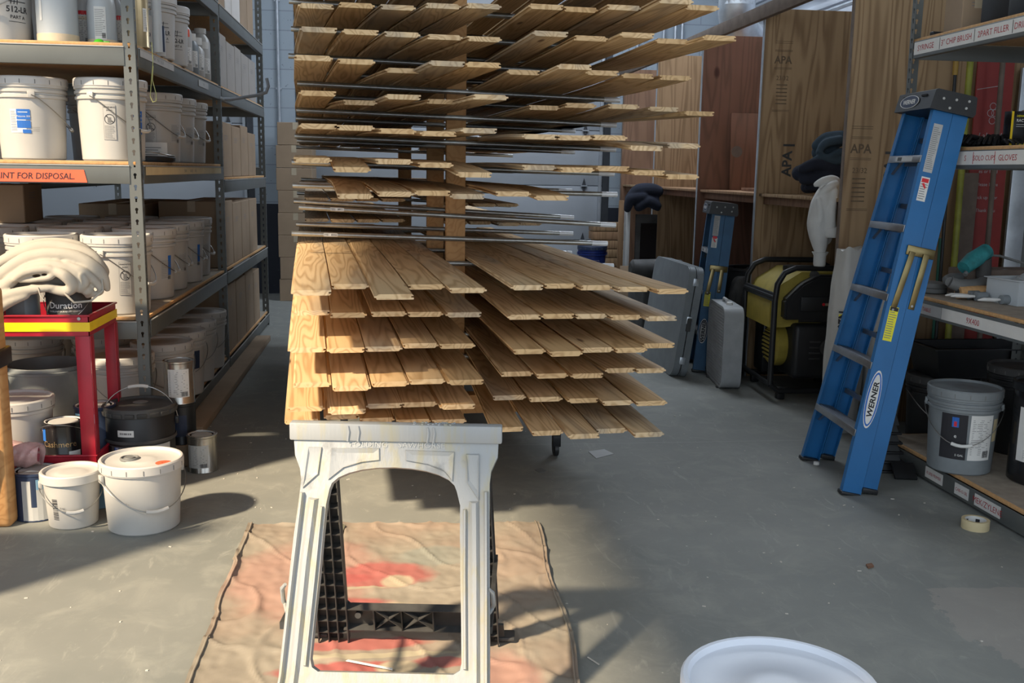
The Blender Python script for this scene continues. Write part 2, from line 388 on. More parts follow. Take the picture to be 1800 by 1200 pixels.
# cylinder decals -----------------------------------------------------------
def decal_fn(rf,th,zc,off=.0012):
    def fn(u,v):
        z=zc+v; r=rf(z)+off; a=th+u/r
        return Vector((r*math.sin(a),-r*math.cos(a),z))
    return fn
def drect(mb,fn,u0,v0,u1,v1,m,n=6):
    for i in range(n):
        a=u0+(u1-u0)*i/n; b=u0+(u1-u0)*(i+1)/n
        mb.quad([fn(a,v0),fn(b,v0),fn(b,v1),fn(a,v1)],m,True)
def dlines(mb,fn,u0,v0,u1,v1,m,n=8,seed=1,h=.5):
    rr=random.Random(seed); st=(v1-v0)/n
    for i in range(n):
        v=v1-st*(i+.7); e=u1-(u1-u0)*rr.random()*.35
        drect(mb,fn,u0,v,e,v+st*h*.6,m,2)
def barcode(mb,fn,u0,v0,u1,v1,m,n=11,vert=False):
    rr=random.Random(3); 
    if not vert:
        st=(u1-u0)/n
        for i in range(n): drect(mb,fn,u0+st*i,v0,u0+st*(i+rr.uniform(.3,.75)),v1,m,1)
    else:
        st=(v1-v0)/n
        for i in range(n): drect(mb,fn,u0,v0+st*i,u1,v0+st*(i+rr.uniform(.3,.75)),m,2)
def dring(mb,fn,r,w,m,n=20):
    for i in range(n):
        a=2*math.pi*i/n;b=2*math.pi*(i+1)/n
        mb.quad([fn(r*math.cos(a),r*math.sin(a)),fn(r*math.cos(b),r*math.sin(b)),fn((r-w)*math.cos(b),(r-w)*math.sin(b)),fn((r-w)*math.cos(a),(r-w)*math.sin(a))],m)
OFS=lambda fn,e: fn
def decals(mb,rf,items):
    for it in items:
        k,th,zc=it[:3]; f0=decal_fn(rf,th,zc,.0010); f1=decal_fn(rf,th,zc,.0018); f2=decal_fn(rf,th,zc,.0024)
        if k=='poly':
            drect(mb,f0,-.055,-.05,.012,.050,'paper',6); dlines(mb,f1,-.053,-.043,-.022,.044,'gray_ink',14,2)
            for v0,v1,u0 in ((.006,.050,-.026),(-.030,.002,-.026),(-.052,-.036,-.004)): drect(mb,f1,u0,v0,.030,v1,'label_blue',5)
            mb.text('Polyurea 350',.0105,lambda u,v:f2(u+.002,v+.020),'paper'); drect(mb,f2,-.02,.036,.02,.039,'paper',2)
            dlines(mb,f1,.034,-.045,.075,-.022,'gray_ink',3,5,.25)
        elif k=='warn':
            drect(mb,f0,-.026,-.075,.026,.075,'gray_ink',4); drect(mb,f1,-.0248,-.0738,.0248,.0738,'white_plastic',4)
            mb.text('WARNING',.010,lambda u,v:f2(u,v+.065),'ink',bold=.01); mb.text('AVISO',.009,lambda u,v:f2(u,v+.052),'ink',bold=.01)
            dring(mb,lambda u,v:f2(u,v+.014),.022,.0028,'ink')
            drect(mb,f2,-.008,-.001,.006,.022,'gray_ink',2)
            mb.quad([f2(-.016,.027),f2(-.013,.030),f2(.017,.001),f2(.014,-.002)],'ink')
            dlines(mb,f2,-.022,-.07,.02,-.012,'gray_ink',10,4,.5)
        elif k=='logo':
            s=it[4]; 
            drect(mb,f0,-.035*s,.030*s,.035*s,.033*s,'ink',4); drect(mb,f0,-.02*s,.05*s,.03*s,.052*s,'ink',3)
            for u in (-.028,-.016,-.004): mb.quad([f0(u*s,.022*s),f0((u+.003)*s,.022*s),f0((u+.007)*s,.058*s),f0((u+.004)*s,.058*s)],'ink')
            mb.text(it[3],.030*s,lambda u,v:f0(u,v+.004*s),'ink',bold=.02); mb.text('PART A',.018*s,lambda u,v:f0(u,v-.024*s),'ink',bold=.01)
            drect(mb,f0,-.035*s,-.042*s,.035*s,-.040*s,'ink',4)
        elif k=='data':
            w,h=it[3],it[4]; drect(mb,f0,-w/2,-h/2,w/2,h/2,it[5],6); dlines(mb,f1,-w*.44,-h*.40,w*.44,h*.44,'gray_ink',int(h/.011)+3,int(w*1000),.4)
            barcode(mb,f2,w*.12,-h*.46,w*.42,-h*.30,'ink')
        elif k=='bar':
            w,h=it[3],it[4]; barcode(mb,f0,-w/2,-h/2,w/2,h/2,'ink',14,True)
        elif k=='block':
            drect(mb,f0,it[3],it[4],it[5],it[6],it[7],8)
        elif k=='text':
            mb.text(it[3],it[4],f2,it[5],bold=.01)
# ---------------------------------------------------------------- pails
_MC={}
def cache(key,fn):
    if key not in _MC: _MC[key]=fn()
    return _MC[key]
def pail(name,label,loc,rz=0,r0=.130,r1=.146,h=.345,body='white_plastic',lidm='lid_white',lid=True,ribs=3,bail='down',dec=(),group=None,spout=False,cat='bucket',par=None,sticker=False,slits=True,bail_a=0,grip='lid_white'):
    t=T(name,label,cat,loc,rz,group)
    rf=lambda z: r0+(r1-r0)*z/h
    def mk_body():
        m=MB(); P=[(r0-.006,0),(r0,.006)]
        zs=[.80,.87,.93][-ribs:] if ribs else []
        for q in zs: P+=[(rf(h*q-.012),h*q-.014),(rf(h*q)+.007,h*q-.011),(rf(h*q)+.007,h*q),(rf(h*q)+.001,h*q+.003)]
        P+=[(r1,h-.004),(r1-.002,h),(r1-.006,h),(r1-.008,h-.01),(r0-.004,.012)]
        m.lathe(P,body,seg=40); return m.mesh('pail_body')
    inst(cache(('b',r0,r1,h,body,ribs),mk_body),'pail_body',t)
    if lid:
        def mk_lid():
            m=MB(); R=r1+.009
            m.lathe([(R-.003,h-.026),(R,h-.024),(R,h+.006),(R-.004,h+.011),(R-.011,h+.011),(R-.015,h+.001),(R-.03,h-.002),(.06,h-.002),(.055,h+.0005),(.03,h+.001)],lidm,seg=48,cap0=False)
            if slits:
                for k in range(16):
                    a=2*math.pi*(k+.3)/16; m.box(((R+.0001)*math.cos(a),(R+.0001)*math.sin(a),h-.012),(.0022,.003,.018),'gray_ink',rot=RM(0,0,a))
            return m.mesh('lid')
        l=inst(cache(('l',r1,h,lidm,slits),mk_lid),'lid',t)
        if spout:
            m=MB(); m.lathe([(.034,0),(.036,.004),(.034,.010),(.030,.011),(.028,.005),(.020,.006),(.018,.011),(.003,.012)],'gray_plastic2',c=(-.035,.03,h-.002),seg=28,cap0=False); m.build('spout_cap',l)
        if sticker:
            m=MB(); m.lathe([(.030,0),(.030,.0008)],'orange_tape',c=(.055,-.085,h-.0015),seg=20); m.text('P-1',.014,lambda u,v:Vector((.055+u,-.085+v,h+.0004)),'ink'); m.build('round_sticker',l)
    if bail:
        def mk_bail():
            m=MB(); zp=h*.80; rr=rf(zp)+.013
            for sx in (-1,1): m.box((sx*(rr-.004),0,zp+.002),(.014,.03,.030),body,.003)
            pts=[]; D=h*.42 if bail=='down' else rr*1.02
            for i in range(25):
                a=math.pi*i/24
                if bail=='down': 
                    s=math.sin(a); x=-rr*1.02*math.cos(a); y=-(rr+.005)*s; z=zp-D*s**1.3
                else:
                    s=math.sin(a); x=-rr*math.cos(a); y=-D*s*math.sin(bail_a); z=zp+D*s*math.cos(bail_a)
                pts.append((x,y,z))
            m.tube(pts,.0022,'wire',6); return m.mesh('bail')
        bo=inst(cache(('bail',r0,r1,h,body,bail,bail_a),mk_bail),'bail_handle',t)
        def mk_grip():
            m=MB(); zp=h*.80; rr=rf(zp)+.013; pts=[]; D=h*.42 if bail=='down' else rr*1.02
            for i in range(10,15):
                a=math.pi*i/24; s=math.sin(a)
                if bail=='down': pts.append((-rr*1.02*math.cos(a),-(rr+.005)*s,zp-D*s**1.3))
                else: pts.append((-rr*math.cos(a),-D*s*math.sin(bail_a),zp+D*s*math.cos(bail_a)))
            m.tube(pts,.0075,grip,8); return m.mesh('grip')
        inst(cache(('grip',r0,r1,h,bail,bail_a,grip),mk_grip),'grip',bo)
    if dec:
        m=MB(); decals(m,rf,dec); m.build('label',t,recalc=False)
    return t
def can(name,label,loc,rz=0,r=.083,h=.19,body='tin',lidc='tin',dec=(),bail=None,group=None,cat='paint can'):
    t=T(name,label,cat,loc,rz,group); rf=lambda z:r
    m=MB(); m.lathe([(r-.002,0),(r+.002,.002),(r+.002,.005),(r,.008),(r,h-.012),(r+.0025,h-.009),(r+.0025,h-.001),(r,h),(r-.004,h),(r-.005,h-.006)],body,seg=36); m.build('can_body',t)
    m=MB(); m.lathe([(r-.0055,h-.006),(r-.0058,h-.001),(r-.010,h-.001),(r-.012,h-.006),(r-.020,h-.006),(r-.022,h-.004),(.004,h-.004)],lidc,seg=36,cap0=False); m.build('can_lid',t)
    if bail is not None:
        m=MB(); zp=h*.72; rr=r+.007
        for sx in (-1,1): m.lathe([(.009,0),(.009,.004),(.004,.008)],'tin',c=(sx*(r-.001),0,zp),seg=12,ax=RM(0,R_(90)*sx,0))
        pts=[(-rr*math.cos(math.pi*i/20),-rr*1.25*math.sin(math.pi*i/20)*math.sin(bail),zp+rr*1.25*math.sin(math.pi*i/20)*math.cos(bail)) for i in range(21)]
        if bail>2: pts=[(-rr*math.cos(math.pi*i/20),-(rr+.001)*math.sin(math.pi*i/20),zp-h*.5*math.sin(math.pi*i/20)**1.4) for i in range(21)]
        m.tube(pts,.0017,'wire',6); m.build('bail_handle',t)
    if dec:
        m=MB(); decals(m,rf,dec); m.build('label',t,recalc=False)
    return t
def carton(name,label,loc,dim,rz=0,m='carton',group=None,cat='box',tape=True,prints=True):
    t=T(name,label,cat,loc,rz,group); x,y,z=dim
    def mk():
        b=MB(); b.box((0,0,z/2),dim,m,.004,seg=1); return b.mesh('carton_body')
    inst(cache(('c',dim,m),mk),'carton_body',t)
    if tape:
        def mt():
            b=MB(); b.box((0,0,z+.0006),(.05,y*.99,.0014),'pack_tape'); b.box((0,-y/2-.0006,z-.035),(.05,.0014,.07),'pack_tape'); b.box((x/2+.0006,0,z-.0),(.0,.0,.0),'pack_tape') if False else None
            return b.mesh('tape_strip')
        inst(cache(('ct',dim),mt),'tape_strip',t)
    if prints:
        def mp():
            b=MB(); f=lambda u,v:Vector((u,-y/2-.0008,z*.72+v)); g=lambda u,v:Vector((x/2+.0008,u,z*.72+v))
            for q,W_ in ((f,x),(g,y)): dlines(b,q,-W_*.25,-.02,W_*.12,.02,'gray_ink',3,7,.4)
            return b.mesh('printed_lines')
        inst(cache(('cp',dim),mp),'printed_lines',t)
    return t
def ragged(seed): 
    rr=random.Random(seed); return lambda a=-1,b=1: rr.uniform(a,b)
TIERS={
 'A':(1.95,[(0,-0.605,-0.662,-0.0),(0,-0.457,-0.724,0.0),(0,-0.306,-0.721,0.0),(0,-0.149,-0.804,0.0),(0,-0.006,-0.845,0.0),(1,0.212,-0.897,0.0),(1,0.351,-0.874,0.0),(1,0.488,-0.963,0.0),(1,0.617,-1.148,0.0),(1,0.755,-1.044,0.0)]),
 'B':(1.84,[(0,-0.6,-0.865,0.0),(0,-0.453,-0.849,0.0),(0,-0.301,-0.832,0.0),(0,-0.143,-0.809,0.0),(0,0.005,-0.803,0.0),(1,0.201,-1.02,0.0),(1,0.372,-0.947,0.0),(1,0.501,-1.08,0.0),(1,0.672,-0.965,0.0),(1,0.801,-1.102,0.0)]),
 'C':(1.73,[(0,-0.618,-0.991,0.0),(0,-0.47,-0.924,0.0),(0,-0.288,-0.665,0.0),(0,-0.159,-0.973,0.0),(0,-0.03,-0.978,0.0),(1,0.161,-0.762,0.0),(1,0.29,-1.025,0.0),(1,0.445,-0.848,0.0),(1,0.606,-0.785,0.0),(1,0.77,-0.762,0.0)]),
 'D':(1.62,[(0,-0.607,-0.897,0.0),(0,-0.442,-0.6,-0.009),(0,-0.301,-0.845,0.0),(0,-0.128,-0.661,0.0),(0,0.001,-0.969,0.0),(1,0.285,-0.6,-0.008),(1,0.414,-0.675,0.0),(1,0.587,-0.686,0.0),(1,0.782,-0.6,-0.0),(1,0.939,-0.6,-0.013)]),
 'E':(1.5,[(0,-0.608,-0.984,0.003),(0,-0.478,-1.004,0.0),(0,-0.337,-1.031,-0.009),(0,-0.192,-0.994,-0.013),(0,-0.051,-1.021,0.0),(1,0.17,-1.017,-0.016),(1,0.3,-1.025,-0.017),(1,0.431,-1.029,-0.014),(1,0.564,-1.036,-0.049),(1,0.723,-1.006,-0.037)]),
 'F':(1.39,[(0,-0.627,-1.012,-0.003),(0,-0.494,-1.033,-0.033),(0,-0.346,-0.998,-0.003),(0,-0.198,-0.983,-0.012),(0,-0.069,-1.036,-0.044),(1,0.181,-0.981,-0.015),(1,0.31,-1.035,-0.021),(1,0.452,-0.998,-0.014),(1,0.581,-1.023,-0.027),(1,0.717,-1.021,-0.04)]),
 'G':(1.292,[(0,-0.482,-0.987,-0.027),(0,-0.345,-1.024,-0.017),(0,-0.216,-1.03,-0.012),(0,-0.087,-1.003,-0.023),(1,0.081,-1.007,-0.012),(1,0.225,-0.995,-0.025)]),
 'H':(0.96,[(0,-0.642,-1.274,0.0),(0,-0.508,-1.101,0.0),(0,-0.379,-1.35,-0.006),(0,-0.247,-1.131,0.0),(0,-0.118,-1.241,0.0),(1,0.1,-1.175,0.0),(1,0.231,-1.133,0.0),(1,0.349,-1.191,0.0),(1,0.467,-1.248,0.0),(1,0.585,-1.319,0.0)]),
 'I':(0.85,[(0,-0.641,-0.963,0.0),(0,-0.512,-1.031,-0.0),(0,-0.368,-1.016,0.0),(0,-0.239,-1.035,0.0),(0,-0.106,-1.058,0.0),(1,0.1,-1.134,0.0),(1,0.225,-1.126,-0.0),(1,0.349,-1.138,0.0),(1,0.467,-1.177,-0.0),(1,0.585,-1.215,0.0)]),
 'J':(0.74,[(0,-0.66,-1.099,0.0),(0,-0.528,-1.119,0.0),(0,-0.394,-1.107,0.0),(0,-0.259,-1.056,0.0),(0,-0.129,-1.079,0.0),(1,0.105,-1.216,0.0),(1,0.223,-1.273,0.0),(1,0.353,-1.213,0.0),(1,0.473,-1.23,0.0),(1,0.601,-1.152,-0.0)]),
 'K':(0.63,[(0,-0.643,-1.16,0.0),(0,-0.512,-1.236,-0.0),(0,-0.378,-1.185,0.0),(0,-0.247,-1.16,0.0),(0,-0.117,-1.188,0.0),(1,0.094,-1.067,-0.0),(1,0.214,-1.117,0.0),(1,0.339,-1.132,0.0),(1,0.49,-1.05,0.0),(1,0.608,-1.069,-0.0)]),
 'L':(0.525,[(0,-0.665,-1.075,0.0),(0,-0.527,-1.136,0.0),(0,-0.393,-1.065,-0.0),(0,-0.263,-1.06,0.0),(0,-0.134,-1.114,-0.0),(1,0.081,-0.995,-0.0),(1,0.211,-1.039,0.0),(1,0.342,-1.078,-0.0),(1,0.461,-1.133,0.0),(1,0.584,-1.155,-0.0)]),
 'M':(0.43,[(0,-0.681,-0.878,-0.0),(0,-0.538,-0.829,0.0),(0,-0.405,-0.895,-0.0),(0,-0.272,-0.935,-0.0),(0,-0.14,-0.954,-0.0),(1,0.052,-1.098,0.0),(1,0.188,-1.168,-0.0),(1,0.306,-1.229,0.0),(1,0.429,-1.17,0.0),(1,0.547,-1.241,-0.0)]),
}
# ---------------------------------------------------------------- the room
def shell():
    m=MB(); m.box((-.2,4.2,-.05),(12.4,14.4,.1),'concrete_floor'); struct(m.build('floor'))
    # back wall: block wall with two door openings, seen around the doors
    m=MB()
    yb=11.25
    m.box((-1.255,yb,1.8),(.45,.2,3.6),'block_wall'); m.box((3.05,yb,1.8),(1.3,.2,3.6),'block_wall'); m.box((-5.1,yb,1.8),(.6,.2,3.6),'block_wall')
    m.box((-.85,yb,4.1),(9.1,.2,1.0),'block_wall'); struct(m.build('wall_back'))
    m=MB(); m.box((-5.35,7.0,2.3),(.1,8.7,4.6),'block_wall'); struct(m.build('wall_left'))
    m=MB(); m.box((3.72,6.5,2.3),(.1,9.7,4.6),'wall_white')
    struct(m.build('wall_right'))
    # unseen roof: run forward over the camera, left corner notched to shape the sun
    m=MB(); m.prism([(-3.55,-2.2),(3.8,-2.2),(3.8,11.4),(-5.4,11.4),(-5.4,2.7),(-3.55,2.3)],lambda x,y:Vector((x,y,4.65)),lambda x,y:Vector((x,y,4.8)),'ceiling_gray'); struct(m.build('ceiling_sun_mask'))
    def door(n,x0,x1):
        t=bpy.data.objects.new(n,None); COL.objects.link(t); t['kind']='structure'; t.location=((x0+x1)/2,yb-.02,0)
        w=x1-x0
        for k in range(6):
            b=MB(); b.box((0,0,.305+k*.61),(w,.05,.604),'door_white',.004); b.box((0,.03,.305+k*.61),(w,.012,.63),'rack_dark')  # dark backing added to block daylight through the panel gaps
            b.build('door_panel',t)
        b=MB()
        for s in (-1,1): b.box((s*(w/2-.035),-.06,1.8),(.07,.05,3.6),'rack_dark'); b.box((s*(w/2-.10),-.045,1.8),(.03,.02,3.6),'conduit')
        b.build('door_track',t)
        b=MB()
        for k in range(1,6):
            for s in (-.42,0,.42):
                b.prism([(s*w-.025,k*.61),(s*w,k*.61+.085),(s*w+.025,k*.61),(s*w,k*.61-.085)],lambda x,z:Vector((x,-.028,z)),lambda x,z:Vector((x,-.040,z)),'rack_dark')
                b.box((s*w,-.045,k*.61),(.07,.02,.012),'conduit')
        b.build('door_hinge',t)
        return t
    door('door_1',-1.03,2.42); door('door_2',-4.8,-1.48)
    m=MB(); m.tube([(-1.20,yb-.125,1.0 if False else .98),(-1.20,yb-.125,4.3)],.016,'conduit'); 
    for z in (1.3,2.2,3.1): m.box((-1.20,yb-.11,z),(.06,.02,.02),'conduit')
    tag(m.build('conduit'),'grey electrical conduit running up the pale block wall','conduit')
    # ribs, conduits and flue on the right wall above the plywood bays
    for i,(z,r) in enumerate([(2.62,.020),(2.72,.020),(2.95,.028),(3.02,.014),(3.3,.02),(3.40,.02)]):
        m=MB(); m.tube([(3.60,5.0,z),(3.60,11.1,z)],r,'conduit')
        for y in (6,7.5,9,10.5): m.box((3.635,y,z),(.07,.03,.03),'conduit')
        tag(m.build('wall_conduit'),['lowest grey conduit along the wall above the plywood bays','second lowest grey conduit along the wall above the plywood bays','thick grey pipe along the wall above the plywood bays','thin grey conduit just over the thick wall pipe','lower of the two top conduits on the right wall','topmost grey conduit along the right wall'][i],'conduit','conduits on the wall above the bays')
    m=MB()
    for i,z in enumerate([2.55,2.8,3.1,3.5]): m.box((3.655,7.5,z),(.03,7.2,.045),'wall_white',.004)
    struct(m.build('trim_1'))
    P=onx(1293,60,2.95)
    t=T('flue_duct','shiny round metal duct coming down behind the plywood bays','duct',(2.95,P.y,0))
    r=.155
    m=MB(); prof=[(r,2.80)]
    for z in (2.93,3.08,3.3,3.6,3.9,4.2): prof+=[(r,z-.01),(r+.008,z-.005),(r+.008,z+.005),(r,z+.01)]
    prof+=[(r,4.64)]; m.lathe(prof,'duct',seg=28); m.build('vertical_duct',t)
    m=MB(); pts=[(0,0,2.86),(0,.01,2.76),(.03,.05,2.67),(.10,.14,2.60),(.22,.28,2.56),(.48,.50,2.54)]
    m.tube(pts,[r+.004]*6,'duct',20); m.build('duct_elbow',t)
    m=MB(); m.box((0,0,2.955),(.36,.36,.03),'conduit',.01) if False else m.lathe([(r+.006,2.96),(r+.012,2.965),(r+.012,3.01),(r+.006,3.015)],'gray_plastic',seg=28,cap0=False,cap1=False); m.build('duct_band',t)
shell()
for i,(px,y0) in enumerate([(1122,11.12),(1168,11.12),(1188,11.10),(1200,11.12)]):
    P=ony(px,40,y0); m=MB(); m.tube([(P.x,y0,1.2),(P.x,y0,3.2),(P.x+.12,y0,3.5),(P.x+.12,y0,4.5)],.018,'conduit'); tag(m.build('conduit'),['leftmost thin vertical conduit','second vertical conduit','third vertical conduit','rightmost vertical conduit'][i]+' on the back wall above the plywood bays','conduit','vertical conduits on the back wall')
# plywood bays down the right side
DY=[5.22,6.52,7.83,9.2,10.55]
LBL=['plywood upright nearest the blue ladder, tall knotty sheet behind the white bag','light plywood upright with a stamp, behind the generator','reddish plywood upright beside the back stepladder','pale wavy-grained plywood upright behind the folded table','brown plywood upright by the white back door']
def stamp(m,fn):
    for v in (.27,.255,.20,.19,.06,.05,-.28,-.29): m.quad([fn(-.08,v),fn(.08,v),fn(.08,v+.003),fn(-.08,v+.003)],'gray_stamp')
    m.text('APA',.085,lambda u,v:fn(u,v+.125),'gray_stamp',bold=.02); m.text('23/32',.05,lambda u,v:fn(u,v-.02),'gray_stamp')
    for k in range(6):
        v=-.08-.03*k; m.quad([fn(-.05,v),fn(.05,v),fn(.05,v+.008),fn(-.05,v+.008)],'gray_stamp')
mat('gray_stamp',(.16,.112,.070),.9)
for i,y in enumerate(DY):
    t=T('plywood_upright',LBL[i],'plywood panel',(3.03,y,0),0,'uprights of the plywood bays')
    m=MB(); m.box((0,0,1.22),(1.22,.019,2.44),'red_ply' if i in (2,4) else 'plywood',.0015); m.build('plywood_sheet',t)
    if i<2:
        m=MB(); x0=-.475 if i else -.52; z0=2.02 if i else 1.42
        stamp(m,lambda u,v:Vector((x0+u*.75,-.0115,z0+v*.8)))
        if i==0:
            m.box((-.34,-.0105,1.50),(.08,.001,.014),'dusty_black'); m.text('APA',.09,lambda u,v:Vector((-.35-v,-.0115,1.38+u)),'dusty_black',bold=.03)
        else:
            m.box((-.40,-.0105,1.57),(.08,.001,.014),'dusty_black'); m.text('APA',.09,lambda u,v:Vector((-.41-v,-.0115,1.45+u)),'dusty_black',bold=.03)
        m.build('printed_stamp',t,recalc=False)
    m=MB(); m.box((-.613,0,1.22),(.006,.026,2.44),'conduit' if i in(1,2,3) else 'old_beam'); m.build('edge_strip',t)
t=T('header_beam','weathered wooden beam tying the tops of the plywood uprights together','beam',(2.40,7.9,2.405))
m=MB(); m.box((-.02,0,0),(.038,5.5,.088),'old_beam',.003); m.build('beam',t)
for i,(a,b) in enumerate(zip(DY,DY[1:])):
    t=T('bay_shelf',['plywood shelf holding the blue cloth behind the ladder','plywood shelf above the back stepladder','plywood shelf over the folded table','far plywood shelf beside the white back door'][i],'shelf',(3.04,(a+b)/2,1.24),0,'shelves in the plywood bays')
    m=MB(); m.box((0,0,0),(1.20,b-a-.021,.019),'plywood',.001); m.build('shelf_board',t)
    m=MB(); m.box((-.55,0,-.035),(.03,b-a-.022,.05),'red_ply',.002); m.build('shelf_cleat',t)
# off-cuts and things on those shelves
t=T('plywood_offcut','small reddish plywood off-cut with a round patch leaning in a bay','plywood panel',(2.98,7.72,1.25),0,rot=(R_(-5),0,0))
m=MB(); m.box((-.02,0,.30),(.62,.016,.60),'red_ply',.002); m.lathe([(.045,0),(.045,.002)],'old_beam',c=(-.28,-.008,.30),seg=24,ax=YA.transposed()); m.build('offcut_sheet',t)
t=T('scrap_board','short brown boards lying flat on the shelf below the off-cut','board',(2.90,7.30,1.25))
m=MB(); m.box((0,0,.012),(.5,.3,.022),'red_ply',.002); m.build('board',t)
# ---------------------------------------------------------------- the board rack
TH=R_(4.7); RP=Vector((.27,4.6,0)); RA=Vector((math.cos(TH),math.sin(TH),0)); RB=Vector((-math.sin(TH),math.cos(TH),0))
def rk(u,v,z=0): return RP+RA*u+RB*v+Vector((0,0,z))
PZ=[2.055,1.942,1.829,1.716,1.603,1.492,1.380,1.282,1.165,1.062,.949,.839,.729,.619,.514,.419]
rack=T('board_rack','tall wooden drying rack with steel pipe arms loaded with pine boards','rack',RP,TH)
for v in (0,.75,2.45):
    m=MB(); m.box((0,0,1.19),(.089,.038,2.02),'stud',.003); m.build('post',rack,(.015,v+.0,0))
for v in (0,.75,2.45):
    m=MB(); m.box((.015,v,.285),(1.20,.089,.088),'stud',.003); m.build('base_crossbar',rack)
for s in (-.45,.48):
    m=MB(); m.box((s,1.225,.348),(.089,2.8,.038),'stud',.003); m.build('base_rail',rack)
for s in (-.50,.52):
    for v in (.0,2.45):
        c=MB(); c.box((0,0,.236),(.07,.07,.010),'black_steel'); c.box((0,.0,.17),(.034,.034,.13),'black_plastic',.004); c.box((0,.004,.085),(.040,.03,.07),'black_steel',.003); c.lathe([(.028,-.012),(.034,-.009),(.034,.009),(.028,.012)],'black_plastic',c=(0,.015,.034),seg=20,ax=XA); c.build('caster',rack,(s,v,0))
PTI=lambda k:{7:-.016,8:-.050,9:-.030}.get(k,-.020)
PT=[]   # pipes: v, tier index, tilt
prr=random.Random(4)
for vi,v in enumerate((0,.75,2.45)):
    for k,z in enumerate(PZ):
        tilt=PTI(k)
        L=-.70+prr.uniform(-.02,.02); Rr=.765+prr.uniform(-.01,.012)
        y=v-.019-.0115
        if k==9 and vi==0: L=-.72;Rr=.735
        m=MB(); m.tube([(L,y,z+tilt*L-.0),(Rr,y,z+tilt*Rr)],.0115,'pipe',12)
        po=m.build('pipe_arm',rack)
        if vi<2:
            m=MB(); m.tube([(Rr-.075,y,z+tilt*(Rr-.075)),(Rr+.0012,y,z+tilt*Rr)],.0121,'pipe_end',12)
            m.build('pipe_cap',po)
        if vi==0 and k in (8,9):
            m=MB(); x=-.52 if k==8 else -.55; f=lambda u,w:Vector((x+u,y-.0122,z+tilt*(x+u)+w))
            m.quad([f(-.03,-.007),f(.03,-.007),f(.03,.007),f(-.03,.007)],'paper'); barcode(m,f,-.028,-.005,-.004,.005,'ink',7)
            m.quad([f(.002,-.005),f(.028,-.005),f(.028,.004),f(.002,.004)],'ink'); m.build('price_sticker',po,recalc=False)
bores=T
# boards ------------------------------------------------------------------
ORD=['first','second','third','fourth','fifth']
KS='ABCDEFGHIJKLM'
TN={'Z':'top tier, cut off by the picture','A':'second tier from the top','B':'third tier from the top','C':'fourth tier from the top','D':'fifth tier from the top','E':'sixth tier from the top','F':'seventh tier, at eye level','G':'sparse tier above empty pipes','H':'big tier below empty pipes','I':'second tier below empty pipes','J':'third tier below empty pipes','K':'fourth tier below empty pipes','L':'second lowest tier','M':'lowest tier'}
CAT='board'
def board(u0,u1,v0,v1,z,dz,w,flip,label,grp,side,up):
    Lg=v1-v0; th=.018
    t=.0082; q=.006
    pr=[(-w/2,0+q),(-w/2+q,0),(w/2-q-t,0),(w/2-t,q),(w/2-t,.0055),(w/2-.001,.006),(w/2-.001,.0115),(w/2-t,.012),(w/2-t,th-.001),(w/2-t-.001,th),(-w/2+.001,th),(-w/2,th-.001),(-w/2,.012),(-w/2+t,.0118),(-w/2+t,.0062),(-w/2,.006)]
    pr=[(x,min(max(zz,0),th)) for x,zz in pr]
    if flip: pr=[(-x,zz) for x,zz in pr][::-1]
    if up: pr=[(x,th-zz) for x,zz in pr][::-1]
    m=MB(); bm=m.bm; NS=14; rings=[]
    for s in range(NS+1):
        y=Lg*s/NS; v=v0+y
        k=max(0.,min(1.,(-v)/max(.3,-v0))) if v0<0 else 0
        k=k
        du=(u1-u0)*k; zz=dz*k*k if dz else 0
        rings.append([bm.verts.new((x+du-(u1-u0 if v0<0 else 0),y,c+zz-(dz if v0<0 else 0)*0)) for x,c in pr])
    fs=[]
    n=len(pr)
    for a,b in zip(rings,rings[1:]):
        for i in range(n): fs.append(bm.faces.new((a[i],a[(i+1)%n],b[(i+1)%n],b[i])))
    fs.append(bm.faces.new(rings[0][::-1])); fs.append(bm.faces.new(rings[-1]))
    m._set(fs,'pine')
    o=m.build('pine_board',sharp=25)
    o.location=rk(u1 if v0<0 else u0,v0,z); o.rotation_euler=(0,0,TH)
    tag(o,label,CAT,grp); return o
br=random.Random(11)
TT=dict(TIERS); TT['Z']=(2.063,[(0,-.6+.145*i,-.75-.05*br.random(),0) for i in range(5)]+[(1,.2+.14*i,-.95-.1*br.random(),0) for i in range(5)])
for k,(z,rows) in TT.items():
    pz=min(PZ,key=lambda p:abs(p+.0115-z)); pk=PZ.index(pz)
    for g in (0,1):
        R=[r for r in rows if r[0]==g]
        sp=[b[1]-a[1] for a,b in zip(R,R[1:])]; w=min(.1315,max(.116,sorted(sp)[len(sp)//2]-.001))
        for i,(_,u,v,dz) in enumerate(R):
            wi=w-.001
            if i+1<len(R): wi=min(wi,R[i+1][1]-u-.0005)
            if i: wi=min(wi,u-R[i-1][1]-.0005)
            n=len(R)
            if g==0: slot=min(u,-.036-wi/2-(n-1-i)*(w+.001))
            else: slot=max(min(u,.70),.068+wi/2+i*(w+.001))
            if g==0 and k in 'HIJKLM': slot=min(u,-.036-w/2-(n-1-i)*(w+.001))
            side='left' if g==0 else 'right'
            zz=pz+.0125+PTI(pk)*slot
            lb='%s from left of the %s-hand boards on the %s'%(ORD[i],side,TN[k])
            flip=br.random()<.4
            board(slot,u,v,2.55+br.uniform(-.25,.15),zz,z-zz+dz,wi,flip,lb,'pine boards on the rack',side,br.random()<.25)
